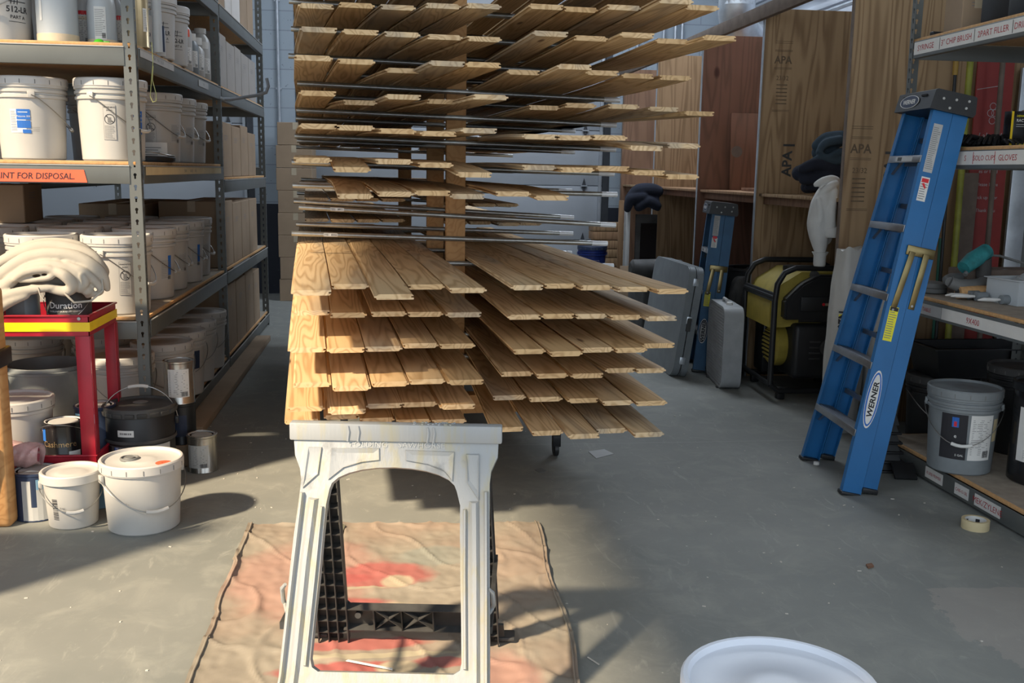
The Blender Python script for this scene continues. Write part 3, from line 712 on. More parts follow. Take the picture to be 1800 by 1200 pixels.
# boards set back on the arms that look empty from the front
for k,z,l,r in ((8,1.165,4,3),(9,1.062,4,4)):
    for i in range(l):
        board(-.60+i*.135,0,.82+br.uniform(0,.1),3.6,z+.0125-PTI(k)*.4,0,.13,False,'%s dark board from left, set back on the %s bare pipes, left side'%(ORD[i],'upper' if k==8 else 'lower'),'boards set back on the rack','left',False)
    for i in range(r):
        board(.16+i*.135,0,.80+br.uniform(0,.15),3.6,z+.0115,0,.13,False,'%s dark board from left, set back on the %s bare pipes, right side'%(ORD[i],'upper' if k==8 else 'lower'),'boards set back on the rack','right',False)
# ---------------------------------------------------------------- left shelving
LX=-1.09; LX2=-2.34; LY=(4.56,6.70,8.88)
rackL=T('shelving_rack','grey slotted-steel shelving on the left, loaded with white pails and cartons','shelving',(0,0,0))
def post_mesh(h):
    m=MB(); m.box((-.024,.001,h/2),(.052,.002,h),'slotted_steel'); m.box((.001,.016,h/2),(.002,.032,h),'slotted_steel')
    return m.mesh('upright')
pm=post_mesh(3.0)
for y in LY:
    for x,fl in ((LX,0),(LX2,1)):
        o=inst(pm,'upright',rackL,(x,y,0)); 
        if fl: o.scale=(-1,1,1)
LV=[.12,.70,1.385,1.885,2.40]
for li,z in enumerate(LV):
    for bi,(a,b) in enumerate(zip(LY,LY[1:])):
        bz=z-(.085 if (bi==1 and li==2) else 0)
        m=MB(); m.box(((LX+LX2)/2,(a+b)/2+.015,bz-.0075),(LX-LX2-.02,b-a-.02,.015),'particle',.001); m.box(((LX+LX2)/2,(a+b)/2+.015,bz+.0006),(LX-LX2-.04,b-a-.03,.0012),'dusty_board'); m.build('shelf_board',rackL)
        for x in (LX+.002,LX2-.002):
            m=MB(); m.box((x,(a+b)/2+.02,bz-.056),(.004,b-a-.05,.08),'rack_gray',.001); m.box((x+(-.012 if x>-2 else .012),(a+b)/2+.02,bz-.095),(.026,b-a-.05,.003),'rack_gray'); m.box((x+(.004 if x>-2 else -.004),(a+b)/2+.02,bz-.018),(.006,b-a-.05,.004),'rack_light'); m.build('side_beam',rackL)
    for i,y in enumerate(LY):
        yy=y-.002 if i<2 else y+.003
        m=MB(); m.box(((LX+LX2)/2,yy,z-.056),(LX-LX2-.09,.004,.08),'rack_gray',.001); m.box(((LX+LX2)/2,yy-.003,z-.018),(LX-LX2-.09,.005,.004),'rack_light'); m.box(((LX+LX2)/2,yy+.012,z-.095),(LX-LX2-.09,.026,.003),'rack_gray'); m.build('end_beam',rackL)
# tapes on the beams
def beam_tape(label,pxs,face,mt,text=None,tc='ink',cat='label',h=.026,z=None):
    pass
t=T('orange_tape_label','orange tape strip lettered PAINT FOR DISPOSAL on the end beam of the rack','label',(-1.525,LY[0]-.0065,1.327))
m=MB(); m.prism([(-.62,-.034),(.212,-.034),(.200,.020),(-.62,.020)],lambda x,z:Vector((x,-.001,z)),lambda x,z:Vector((x,.0,z)),'orange_tape'); m.build('tape_strip',t)
m=MB(); m.text('S. PAINT FOR DISPOSAL.',.037,lambda u,v:Vector((u*.95-.03,-.0018,v-.008)),'ink',shear=.12,bold=.012); m.build('lettering',t,recalc=False)
for i,(y0,y1,z,lb,tx) in enumerate([(4.62,5.3,1.852,'long strip of white tape labels on the side beam of the upper pail shelf','SPRAY     PVA     513-LR'),(5.95,6.25,1.835,'short white tape patch farther along the upper side beam','PB'),(4.63,6.6,1.345,'dirty white tape along the side beam at eye level','STAIN               SEALER          WB')]):
    t=T('tape_label',lb,'label',(LX+.0065,(y0+y1)/2,z))
    m=MB(); m.box((0,0,0),(.001,y1-y0,.036),'masking' if i==2 else 'paper_gray'); m.build('tape_strip',t)
    m=MB(); m.text(tx,.022,lambda u,v:Vector((.0012,u,v)),'gray_ink'); m.build('lettering',t,recalc=False)
# ---- pails
W5=[('poly',1.25,.17)]
def g5(loc,rz,label,dec=(),group='white pails on the left rack',**k):
    dec=[(d[0],d[1]-rz)+tuple(d[2:]) for d in dec]; k.setdefault('r0',.132); k.setdefault('r1',.147)
    return pail('white_pail',label,loc,rz,dec=dec,group=group,**k)
# shelf at eye level
z=1.387
g5((-1.250,4.76,z),1.25,'white lidded pail with warning label right behind the corner post, eye-level shelf',[('warn',.18,.165),('poly',1.1,.17)])
g5((-1.600,4.78,z),1.9,'white pail with blue and white product label, leftmost on the eye-level shelf',[('poly',.06,.165)])
g5((-1.96,4.80,z),.5,'white pail cut off by the left picture edge, eye-level shelf',[('warn',.6,.165)])
for i,(y,lb) in enumerate([(5.60,'shaded white pail behind the black lid on the eye-level shelf'),(5.98,'second shaded white pail receding along the eye-level shelf'),(6.34,'farthest white pail along the eye-level shelf')]):
    g5((-1.265,y,z),1.35,lb,[('warn',.15,.165),('data',1.15,.15,.07,.10,'paper_gray')])
for i,(x,y) in enumerate([(-1.66,6.0),(-2.02,5.6),(-1.66,6.4)]):
    g5((x,y,z),1+i,['white pail in the dark middle of the eye-level shelf','white pail by the far edge of the eye-level shelf','white pail deep in the shade at the eye-level shelf back'][i])
t=T('metal_tube','upright shiny metal tube between the two front pails','tube',(-1.43,5.02,z)); m=MB(); m.lathe([(.028,0),(.028,.36),(.024,.362)],'tin',seg=20); m.lathe([(.031,.17),(.031,.20)],'gray_plastic',seg=20); m.build('tube_body',t)
t=T('pail_cover','black pail lid lying on the eye-level shelf with a wire handle on it','lid',(-1.22,5.18,z))
m=MB(); m.lathe([(.13,0),(.148,.003),(.15,.022),(.14,.028),(.13,.018),(.01,.016)],'black_plastic',seg=36); m.build('lid_disc',t)
m=MB(); m.tube([(.145*math.cos(a),.145*math.sin(a)*.9,.03+.02*math.sin(a*1.0)**2) for a in [math.pi*(.9+1.2*i/16) for i in range(17)]],.003,'wire',6); m.build('wire_handle',t)
t=T('paper_card','white printed card standing behind the black lid','card',(-1.23,5.38,z),.2); m=MB(); m.box((0,0,.05),(.16,.006,.10),'paper'); f=lambda u,v:Vector((u,-.0035,.05+v)); dlines(m,f,-.07,-.03,.06,.03,'gray_ink',5,3); m.build('card',t)
# upper shelf
z=1.887
p=pail('white_pail','large white pail lettered 512 at the left end of the upper shelf',(-1.705,4.76,z),0,r0=.125,r1=.14,h=.345,dec=[('logo',.95,.13,'512-LR',1.15)],group='white pails on the left rack')
t=T('jug','big milky jug a tenth full of cream liquid on the upper shelf','jug',(-1.452,4.73,z))
m=MB(); m.lathe([(.078,0),(.085,.006),(.085,.23),(.07,.27),(.03,.29),(.024,.32),(.024,.335)],'milky',seg=32); m.build('jug_body',t)
m=MB(); m.lathe([(.0858,.004),(.0862,.008),(.0862,.035),(.0855,.038)],'cream_liquid',seg=32,cap0=False,cap1=False); m.build('liquid',t)
m=MB(); f=decal_fn(lambda z:.0865,-.55,.0,0); drect(m,f,-.007,.09,.007,.25,'paper',3); m.build('volume_strip',t,recalc=False)
def bottle(name,label,loc,r,h,body,cap,dec,capr=None,rz=0,cat='bottle'):
    t=T(name,label,cat,loc,rz); capr=capr or r*.4
    m=MB(); m.lathe([(r*.94,0),(r,.005),(r,h*.72),(r*.85,h*.80),(capr,h*.88),(capr,h*.93)],body,seg=28); m.build('bottle_body',t)
    m=MB(); m.lathe([(capr*1.15,h*.90),(capr*1.15,h),(capr*.9,h*1.005)],cap,seg=20); m.build('cap',t)
    if dec: m=MB(); decals(m,lambda z:r,dec); m.build('label',t,recalc=False)
    return t
bottle('solvent_bottle','slim clear bottle with dark-headed label between the two jugs',(-1.400,4.93,z),.034,.27,'milky','tin',[('data',.2,.09,.055,.13,'paper'),('block',.2,.16,-.027,-.008,.027,.01,'label_red'),('block',.2,.14,-.027,-.01,.027,.005,'cream_liquid')])
t=T('jug','clear jug with a tall white paper label on the upper shelf','jug',(-1.290,4.82,z))
m=MB(); m.lathe([(.056,0),(.062,.006),(.062,.17),(.052,.23),(.026,.27),(.024,.30)],'milky',seg=32); m.build('jug_body',t)
m=MB(); m.lathe([(.0626,.004),(.0628,.008),(.0628,.03),(.0622,.032)],'cream_liquid',seg=32,cap0=False,cap1=False); m.build('liquid',t)
m=MB(); decals(m,lambda z:.0635,[('data',.15,.10,.05,.14,'paper')]); m.build('label',t,recalc=False)
bottle('solvent_bottle','slim bottle with a maroon-headed label close behind the corner post',(-1.262,4.98,z),.030,.26,'milky','tin',[('data',.1,.09,.05,.13,'paper'),('block',.1,.15,-.02,-.01,.02,.01,'label_red')])
t=T('green_clip','bright green plastic cap lying at the shelf edge','cap',(-1.262,4.66,z)); m=MB(); m.lathe([(.022,0),(.026,.004),(.016,.016),(.006,.02)],'green_cap',seg=16); m.box((.03,0,.006),(.03,.016,.01),'green_cap',.003); m.build('cap_body',t)
can('gold_can','gold-sided solvent can just right of the corner post, upper shelf',(-1.128,4.80,z),0,r=.046,h=.25,body='gold_tin',dec=[('data',.9,.12,.02,.10,'paper')],cat='can')
can('paint_can','tin can with white 440 paper label on the upper shelf',(-1.160,5.03,z),.0,r=.056,h=.21,body='tin',dec=[('block',.25,.10,-.05,-.07,.05,.07,'paper'),('text',.35,.085,'440',.034,'navy'),('text',.35,.045,'PART B',.017,'ink')],cat='can')
t=T('clear_tube','tall clear plastic measuring tube at the upper shelf edge','tube',(-1.080,4.95,z)); m=MB(); m.lathe([(.022,0),(.022,.27),(.028,.272),(.028,.28)],'milky',seg=20); m.build('tube_body',t)
bottle('dark_label_bottle','small bottle with a dark green label beside the clear tube',(-1.115,5.12,z),.034,.17,'milky','gray_plastic2',[('block',.4,.08,-.03,-.06,.03,.06,'navy')])
for i,(y,lb,d) in enumerate([(5.30,'first of two narrow white pails lettered PART A',.0),(5.62,'second narrow white pail, lettered 512-LR PART A',.1)]):
    pail('white_pail',lb,(-1.185,y,z),.2,r0=.105,r1=.118,h=.29,dec=[('logo',.55,.12,'512-LR',.95)],group='white pails on the left rack',bail=None,slits=False)
for i,(y,r,h,b,lb) in enumerate([(5.86,.055,.28,'white_plastic','white bottle with orange mark behind the narrow pails'),(6.04,.055,.22,'gray_plastic','grey bottle with a white label behind the narrow pails'),(6.22,.055,.2,'white_plastic','small white bottle next to the second rack post'),(6.42,.055,.30,'white_plastic','tall pale bottle close to the second rack post')]):
    bottle('white_bottle',lb,(-1.15,y,z),r,h,b,'white_plastic',[('data',.7,.08,.06,.09,'paper'),('block',.7,.2,-.02,-.02,.02,.02,'orange_tape' if i==0 else 'paper')],.03)
for i,(x,y) in enumerate([(-1.6,5.3),(-1.98,5.2),(-1.55,5.75),(-1.95,5.8),(-1.6,6.3)]):
    pail('white_pail',['white pail behind the jugs on the upper shelf','white pail behind the 512 pail on the upper shelf','white pail at the middle of the upper shelf','white pail at the inner side of the upper shelf','white pail at the far end of the upper shelf'][i],(x,y,z),i,group='white pails on the left rack',bail=None)
# lower shelf grid z .70
z=.702; n=0
RN=['front row','second row','third row','fourth row','fifth row','last row']; CN=['aisle side','middle','inner side']
for ri,y in enumerate([4.755,5.28,5.66,6.03,6.39]):
    for ci,x in enumerate([-1.255,-1.60,-1.96]):
        if ri==0: lb=['white lidded pail in front row of the knee-high shelf, behind corner post','white lidded pail in front row of the knee-high shelf, behind the sweatshirt','white pail in front row of knee-high shelf, at the picture edge'][ci]
        else: lb='white pail on the knee-high shelf, %s from the front, %s'%(RN[ri],CN[ci])
        dx=-.005 if ri else 0; 
        g5((x+dx*(ci==0)+.02*math.sin(ri*3+ci),y,z),[1.3,1.1,.9][ci]+(.25 if ri else .05),lb,[('warn',.45 if ri==0 else .1,.165),('data',1.15,.15,.07,.10,'paper_gray')] if ri%2==0 else [('warn',-.1,.165),('data',1.0,.15,.07,.11,'paper_gray'),('block',1.15,.17,-.01,-.05,.015,.05,'label_blue')])
# bottom shelf
z=.122
for i,(x,y,lb,kw) in enumerate([
 (-1.19,5.26,'white pail with open rim at the aisle edge of the bottom shelf',dict(dec=[('data',.9,.15,.07,.1,'paper_gray')])),
 (-1.305,4.90,'white lidded pail behind the red cart leg, bottom shelf',dict(dec=[])),
 (-1.19,5.62,'white pail, second along the aisle edge of the bottom shelf',dict(dec=[('block',1.0,.2,-.02,-.05,.02,.05,'navy')])),
 (-1.195,5.98,'white pail, third along the aisle edge of the bottom shelf',dict(dec=[])),
 (-1.20,6.38,'white pail, last along the aisle edge of the bottom shelf',dict(dec=[])),
 (-1.55,5.5,'white pail in the middle of the bottom shelf',dict(dec=[])),
 (-1.9,5.45,'white pail on the inner side of the bottom shelf',dict(dec=[])),
 (-1.6,6.1,'white pail deep in the middle of the bottom shelf',dict(dec=[])),
 (-2.0,6.1,'white pail deep on the inner side of the bottom shelf',dict(dec=[]))]):
    g5((x,y,z),.5,lb,**kw)
pail('white_tub','wide open grey-white tub with a dark inside behind the red cart','' or (-1.665,4.96,z),0,r0=.16,r1=.185,h=.30,body='gray_plastic',lid=False,ribs=1,bail=None,cat='tub')
pail('gray_pail','grey pail at the left picture edge on the bottom shelf',(-2.03,4.82,z),0,r0=.12,r1=.14,h=.34,body='gray_plastic',lid=True,lidm='gray_plastic',bail=None)
# far bay cartons
ci=0
for li,(z,items) in enumerate([(2.402,[('carton',.30,.40),('carton_white',.28,.36),('carton_white',.40,.38),('carton',.36,.44),('carton',.34,.40)]),(1.887,[('carton_gray',.30,.34),('carton_gray',.36,.34),('carton_gray',.30,.33),('carton_gray',.38,.34),('carton_gray',.40,.32)]),(1.302,[('carton',.42,.36),('carton',.40,.37),('carton',.38,.37),('carton',.42,.35)]),(.702,[('carton',.36,.44),('carton',.40,.44),('carton',.40,.42),('carton',.44,.44)]),(.122,[('carton',.40,.46),('carton',.46,.47),('carton',.42,.46),('carton',.36,.44)])]):
    y=6.82
    for k,(mm,w,h) in enumerate(items):
        nm=['top shelf','shelf above eye level','eye-level shelf','knee-high shelf','bottom shelf'][li]
        carton('shipping_carton','%s carton from the front on the %s of the far rack bay'%(ORD[k],nm),(-1.32,y+w/2,z),(.42,w-.012,h-.02*(k%2)),0,mm,'cartons in the far rack bay'); y+=w+.006
for k in range(3): carton('shipping_carton',['carton behind the others on the far knee-high shelf','carton on the inner side of the far knee-high shelf','carton at the inner side of the far bottom shelf'][k],(-1.8,7.0+.6*k,.702 if k<2 else .122),(.42,.5,.42),0,'carton','cartons in the far rack bay')
t=T('open_carton','open dark cardboard box with raised flap at the left edge behind the pails','box',(-2.06,6.10,1.082)) if False else None
# open box on the floor shelf behind the white pails, seen at the left edge
carton('open_carton','dark cardboard carton on the pails at the left picture edge',(-2.13,5.75,1.058),(.36,.40,.20),.1,'carton',None)
# hook + twine
t=T('bent_pipe_hook','bent grey pipe hook sticking out from the second rack post','hook',(LX+.006,6.66,1.80))
m=MB(); m.tube([(0,0,0),(.02,.0,-.008),(.06,.04,-.006),(.22,.12,.03),(.27,.14,.05),(.285,.145,.09),(.275,.142,.14)],.011,'conduit',10); m.build('hook_pipe',t)
t=T('twine_loop','thin yellow-green twine loop hanging from the upper shelf corner','twine',(-1.052,4.66,1.80))
m=MB(); m.tube([(0.01,0,.10),(.012,-.0,.02),(.0,0,-.08),(-.006,0,-.13),(.004,0,-.155),(.018,0,-.15),(.02,0,-.12),(.006,0,-.06),(.012,0,.0)],.0017,'rope',6); m.build('twine',t)
# long carton strip along the rack foot
t=T('cardboard_strip','long brown cardboard strip lying along the foot of the left rack','cardboard',(-1.035,6.6,0))
m=MB(); m.box((-.0,0,.022),(.115,2.9,.042),'carton',.004); m.build('strip',t)
# cartons by the block wall
for k in range(8):
    carton('flat_carton','%s flat brown carton in the stack by the block wall, counted from the floor'%(['first','second','third','fourth','fifth','sixth','seventh','topmost'][k]),(-.99+.008*math.sin(k*2.),10.75,.228*k),(.36,.5,.226),.02*math.sin(k),'carton','flat cartons stacked by the block wall',prints=False)
# ---------------------------------------------------------------- wooden stand at the left edge
t=T('wooden_stand','rough wooden stand with a strapped leg at the left edge of the picture','stand',(-1.50,3.86,0))
m=MB(); m.box((0,0,.46),(.105,.085,.92-.0),'stud',.02,seg=3); m.build('leg',t)
m=MB(); m.box((.012,-.062,.60+.6),(.085,.036,1.18),'stud',.003,rot=RM(0,R_(0),0)); m.build('upright',t)
m=MB(); m.box((-.06,-.055,.16),(.10,.03,.34),'stud',.004,rot=RM(0,R_(14),0)); m.build('brace',t)
m=MB(); m.box((.002,-.012,.655),(.118,.15,.07),'black_plastic',.008); m.build('strap',t)
m=MB(); m.box((-1.02,0,.86),(1.95,.038,.089),'stud',.003); m.build('rail',t)
m=MB(); m.box((-1.95,0,.40),(.089,.089,.82),'stud',.003); m.build('leg',t)
t=T('plywood_sheet','added plywood sheet, out of view at left, blocking sun from the floor','plywood panel',(-2.62,2.50,0))  # added out of view as a sun blocker to shade the left floor
m=MB(); m.box((0,0,.775),(1.22,.019,1.55),'plywood',.001); m.build('sheet',t)
m=MB(); m.box((-.3,.16,.02),(.06,.34,.04),'stud',.003); m.box((.3,.16,.02),(.06,.34,.04),'stud',.003); m.build('foot_block',t)
# ---------------------------------------------------------------- red cart
cx0,cx1,cy0,cy1=-1.97,-1.195,4.06,4.45
t=T('utility_cart','red steel utility cart with yellow tape round its top tray','cart',((cx0+cx1)/2,(cy0+cy1)/2,0))
hw=(cx1-cx0)/2; hd=(cy1-cy0)/2
def tray(z0,z1,col,name):
    m=MB(); m.box((0,0,z0+.004),(2*hw-.006,2*hd-.006,.005),col)
    for s in (-1,1):
        m.box((0,s*(hd-.0015),(z0+z1)/2),(2*hw,.003,z1-z0),col); m.box((s*(hw-.0015),0,(z0+z1)/2),(.003,2*hd,z1-z0),col)
        m.box((0,s*(hd+.002),z1-.004),(2*hw+.012,.010,.008),col,.003); m.box((s*(hw+.002),0,z1-.004),(.010,2*hd+.012,.008),col,.003)
    return m.build(name,t)
tr=tray(.70,.785,'cart_red','top_tray'); tray(.165,.215,'cart_red','bottom_tray')
m=MB(); o=.0035
m.box((0,-hd-o,.737),(2*hw+.008,.0016,.036),'yellow_tape'); m.box((hw+o,0,.737),(.0016,2*hd+.008,.036),'yellow_tape'); m.box((-hw-o,0,.737),(.0016,2*hd+.008,.036),'yellow_tape')
pl(m.build('tape_band',tr),'yellow tape band')
for sx in (-1,1):
    for sy in (-1,1):
        m=MB(); x=sx*(hw+.000); y=sy*(hd+.000)
        m.box((x-sx*.026,y+sy*.004,.385),(.055,.003,.63),'cart_red',.001); m.box((x+sx*.003,y-sy*.020,.385),(.003,.045,.63),'cart_red',.001); m.build('leg',t)
        c=MB(); c.box((x-sx*.03,y-sy*.03,.105),(.03,.035,.10),'black_steel',.004); c.lathe([(.03,-.013),(.038,-.010),(.038,.010),(.03,.013)],'black_plastic',c=(x-sx*.03,y-sy*.03,.038),seg=20,ax=XA); c.build('caster',t)
for x in (hw-.03,hw-.005):
    pass
m=MB()
m.lathe([(.007,0),(.006,.003),(.002,.004)],'rack_light',c=(hw-.035,-hd-.006,.770),seg=12,ax=RM(R_(90),0,0)); m.build('bolt',tr)
# things on the cart
can('paint_can','dark grey Duration paint can under the sweatshirt on the cart','' or (-1.315,4.22,.7075),.0,r=.086,h=.185,body='dusty_black',lidc='tin',dec=[('text',.12,.105,'Duration',.036,'paper'),('text',.12,.080,'EXCELLENT DURABILITY COATING',.0085,'paper'),('block',.22,.055,-.013,-.012,.013,.010,'paper')],bail=3)
can('paint_can','grey paint can with a red drip beside the Duration can','' or (-1.515,4.22,.7075),.0,r=.083,h=.17,body='gray_plastic',dec=[('data',.1,.09,.09,.11,'gray_plastic2'),('block',-.25,.09,-.003,-.07,.003,.06,'label_red')],bail=None)
can('paint_can','paint can at the left end of the cart tray','' or (-1.735,4.22,.7075),.0,r=.083,h=.17,body='navy',dec=[],bail=None)
def folds(name,label,loc,groups,mt,cat,rz=0,vox=.007,part='fabric'):
    """cloth built from rolled and folded strands that are fused into one surface"""
    t=T(name,label,cat,loc,rz); m=MB()
    for pts,rs in groups:
        P=[Vector(p) for p in pts]; n=len(P); Q=[];RR=[]
        for i in range(n-1):
            p0,p1,p2,p3=P[max(0,i-1)],P[i],P[i+1],P[min(n-1,i+2)]
            for k in range(6):
                t_=k/6; Q.append(.5*((2*p1)+(p2-p0)*t_+(2*p0-5*p1+4*p2-p3)*t_*t_+(3*p1-p0-3*p2+p3)*t_**3)); RR.append(rs[i]+(rs[i+1]-rs[i])*t_)
        Q.append(P[-1]);RR.append(rs[-1])
        m.tube(Q,RR,mt,14)
        for q,r in ((Q[0],RR[0]),(Q[-1],RR[-1])): 
            g=bmesh.ops.create_icosphere(m.bm,subdivisions=2,radius=r,matrix=Matrix.Translation(q))['verts']; m._set(set(f for v in g for f in v.link_faces),mt)
    o=m.build(part,t,sharp=180)
    md=o.modifiers.new('fuse','REMESH'); md.mode='VOXEL'; md.voxel_size=vox; md.use_smooth_shade=True
    sm=o.modifiers.new('soften','SMOOTH'); sm.factor=.6; sm.iterations=3
    return t
px=lambda x,y,d=0: ((x-112)*.00236,d,(490-y)*.00236)
sw=folds('sweatshirt','cream sweatshirt bundled in folds over the paint cans on the cart',(-1.375,4.20,.912),[
 ([px(22,500,.05),px(55,462,.06),px(100,448,.07),(px(150,452,.06)),px(185,480,.05)],[.045,.06,.062,.06,.045]),
 ([px(20,470,.0),px(60,450,.0),px(105,436,.0),px(150,440,.0),px(183,455,.0),px(196,480,.0)],[.020,.030,.030,.030,.030,.025]),
 ([px(14,505,-.05),px(45,480,-.06),px(85,455,-.06),px(125,446,-.06),px(165,452,-.05),px(198,478,-.04),px(208,505,-.03)],[.022,.030,.032,.028,.028,.028,.014]),
 ([px(18,520,-.09),px(50,500,-.10),px(72,482,-.10),px(95,468,-.10),px(130,464,-.09),px(160,478,-.08),px(180,505,-.07)],[.020,.026,.022,.022,.024,.028,.026]),
 ([px(72,486,-.12),px(90,474,-.125),px(120,468,-.12),px(133,472,-.12),px(128,482,-.12),px(105,486,-.12),px(80,488,-.115)],[.012,.017,.018,.015,.012,.010,.010]),
 ([px(130,470,-.11),px(150,478,-.12),px(162,494,-.11),px(150,506,-.10),px(120,500,-.10)],[.018,.022,.024,.022,.018]),
 ([px(150,462,-.08),px(180,476,-.08),px(198,496,-.07),px(200,510,-.06),px(178,516,-.06)],[.016,.018,.016,.012,.010]),
 ([px(170,505,-.09),px(182,492,-.10),px(178,480,-.10)],[.012,.016,.012]),
 ([px(18,536,-.13),px(45,520,-.135),px(75,508,-.13),px(105,502,-.12),px(130,500,-.11)],[.022,.026,.022,.018,.012]),
 ([px(15,552,-.14),px(40,538,-.145),px(65,522,-.14),px(90,512,-.13)],[.012,.020,.020,.014]),
 ([px(16,545,-.12),px(20,515,-.10),px(35,490,-.06)],[.016,.026,.03]),
 ([px(60,505,.0),px(110,492,.0),px(160,495,.0)],[.03,.035,.03]),
],'white_fabric','sweatshirt',vox=.005)
m=MB(); m.tube([px(110,498,-.135),px(114,510,-.145),px(120,520,-.14)],.0022,'white_fabric',6); m.build('drawstring',sw)
m=MB(); m.tube([px(150,508,-.125),px(165,524,-.125),px(190,522,-.11),px(207,506,-.08),px(204,488,-.06)],.0045,'white_fabric',8); m.build('cuff_rib',sw)
pail('white_pail','white lidded pail sitting on the lower tray of the red cart',(-1.555,4.24,.172),.9,r0=.128,r1=.140,h=.235,dec=[('block',-1.15,.10,-.04,.0,.02,.003,'navy'),('data',-1.1,.05,.05,.05,'white_plastic')],bail=None,ribs=2)
can('paint_can','black Cashmere paint can on the lower tray of the cart',(-1.345,4.155,.172),0,r=.078,h=.165,body='black_gloss',lidc='lid_white',dec=[('text',.02,.082,'Cashmere',.034,'gold_tin'),('block',-.9,.11,-.014,-.02,.014,.03,'label_blue'),('block',.75,.05,-.02,-.045,.03,.0,'paper')],bail=1.1)
can('paint_can','navy and pale blue paint can behind the Cashmere can',(-1.268,4.325,.172),0,r=.083,h=.190,body='navy',lidc='lid_white',dec=[('block',-.3,.145,-.05,-.02,.06,.02,'sky_blue')],bail=None)
t=T('plastic_bundle','pink bundle wrapped in clear plastic on the lower cart tray','bundle',(-1.56,4.09,.172)) if False else None
t=T('plastic_bundle','pink bundle wrapped in clear plastic at the front of the cart','bundle',(-1.58,3.985,.17))
m=MB(); m.grid(lambda u,v:Vector((-.16+.34*u,-.0+.052*math.cos(math.pi*2*v)*(1-.2*abs(2*u-1)),.068+.055*math.sin(math.pi*2*v)*(1-.35*abs(2*u-1))+.006*math.sin(u*40+v*9))),40,20,'pink_foam'); m.build('pink_roll',t)
m=MB(); m.grid(lambda u,v:Vector((-.17+.37*u,.058*math.cos(math.pi*2*v)*(1-.2*abs(2*u-1))+.003*math.sin(u*70+v*20),.071+.062*math.sin(math.pi*2*v)*(1-.35*abs(2*u-1))+.006*math.sin(u*31+v*23))),60,26,'plastic_wrap'); m.build('clear_wrap',t)
# ---------------------------------------------------------------- floor group left
pail('white_bucket','squat white bucket with grey spout cap and orange sticker on the floor',(-.958,3.815,0),.55,r0=.131,r1=.145,h=.262,ribs=1,spout=True,sticker=True,dec=[('text',-.75,.13,'- 1 -',.012,'gray_ink')],group=None)
pail('white_pail','small white pail with a big barcode left of the squat bucket',(-1.232,3.86,0),.35,r0=.088,r1=.104,h=.205,ribs=1,dec=[('bar',-.75,.085,.022,.085),('text',-.45,.09,'7 41',.012,'gray_ink')],slits=False,group=None)
p=pail('black_pail','black steel five gallon pail with crimped lid and raised wire handle',(-1.087,4.335,0),.15,r0=.141,r1=.143,h=.352,body='black_plastic',lidm='dusty_black',ribs=0,bail='up',bail_a=.05,slits=False,dec=[('block',-.1,.11,-.135,-.095,.06,.095,'rack_gray'),('text',-.30,.195,'PROFESSIONAL',.016,'paper'),('block',-.95,.185,-.02,-.012,.014,.016,'ink'),('block',-.65,.185,-.011,-.016,.011,.016,'label_blue'),('data',.62,.105,.12,.20,'paper_gray'),('block',-.30,.262,-.04,-.014,.03,.014,'paper'),('block',-.30,.262,-.03,-.004,.02,.004,'gray_ink')],group=None)
m=MB(); m.lathe([(.146,.212),(.150,.216),(.150,.224),(.146,.228)],'dusty_black',seg=40,cap0=False,cap1=False)
m.build('ring',p)
m=MB()
for k in range(15):
    a=-math.pi/2+(k-7)*.33+.15; m.box((.152*math.cos(a),.152*math.sin(a),.338),(.008,.040,.020),'dusty_black',.003,rot=RM(0,R_(12),a))
m.build('crimp_tab',p); 
m=MB(); m.lathe([(.030,0),(.032,.003),(.02,.005)],'gray_plastic2',c=(.0,.06,.351),seg=20); m.build('bung_cap',p)
can('paint_can','silver quart can with small white label standing apart on the floor',(-.868,4.53,0),0,r=.066,h=.172,body='tin',lidc='rack_light',dec=[('data',-.15,.078,.10,.105,'paper_gray')])
carton('small_carton','low brown box under the stacked cans behind the black pail',(-.985,4.66,0),(.15,.15,.10),0,'carton',tape=False,prints=False)
can('paint_can','dark-labelled can under the silver can behind the black pail',(-.985,4.66,.10),0,r=.068,h=.19,body='black_steel',dec=[('block',.3,.09,-.05,-.05,.02,.05,'navy')],bail=None)
can('paint_can','silver can with a white label, topmost behind the black pail',(-.985,4.66,.29),0,r=.067,h=.20,body='tin',lidc='rack_light',dec=[('data',.15,.10,.10,.13,'paper')],bail=None)
can('paint_can','blue and white gallon can with raised handle by the wooden stand',(-1.395,3.955,0),.1,r=.083,h=.192,body='navy',lidc='lid_white',dec=[('block',.15,.09,-.05,-.085,.10,.075,'paper_gray'),('block',.2,.12,-.02,-.06,.0,.05,'navy'),('block',.5,.14,-.03,-.01,.03,.03,'sky_blue')],bail=.9)
can('paint_can','blue gallon can half under the cart behind the small pail',(-1.215,4.085,0),0,r=.083,h=.155,body='sky_blue',lidc='lid_white',dec=[],bail=None)
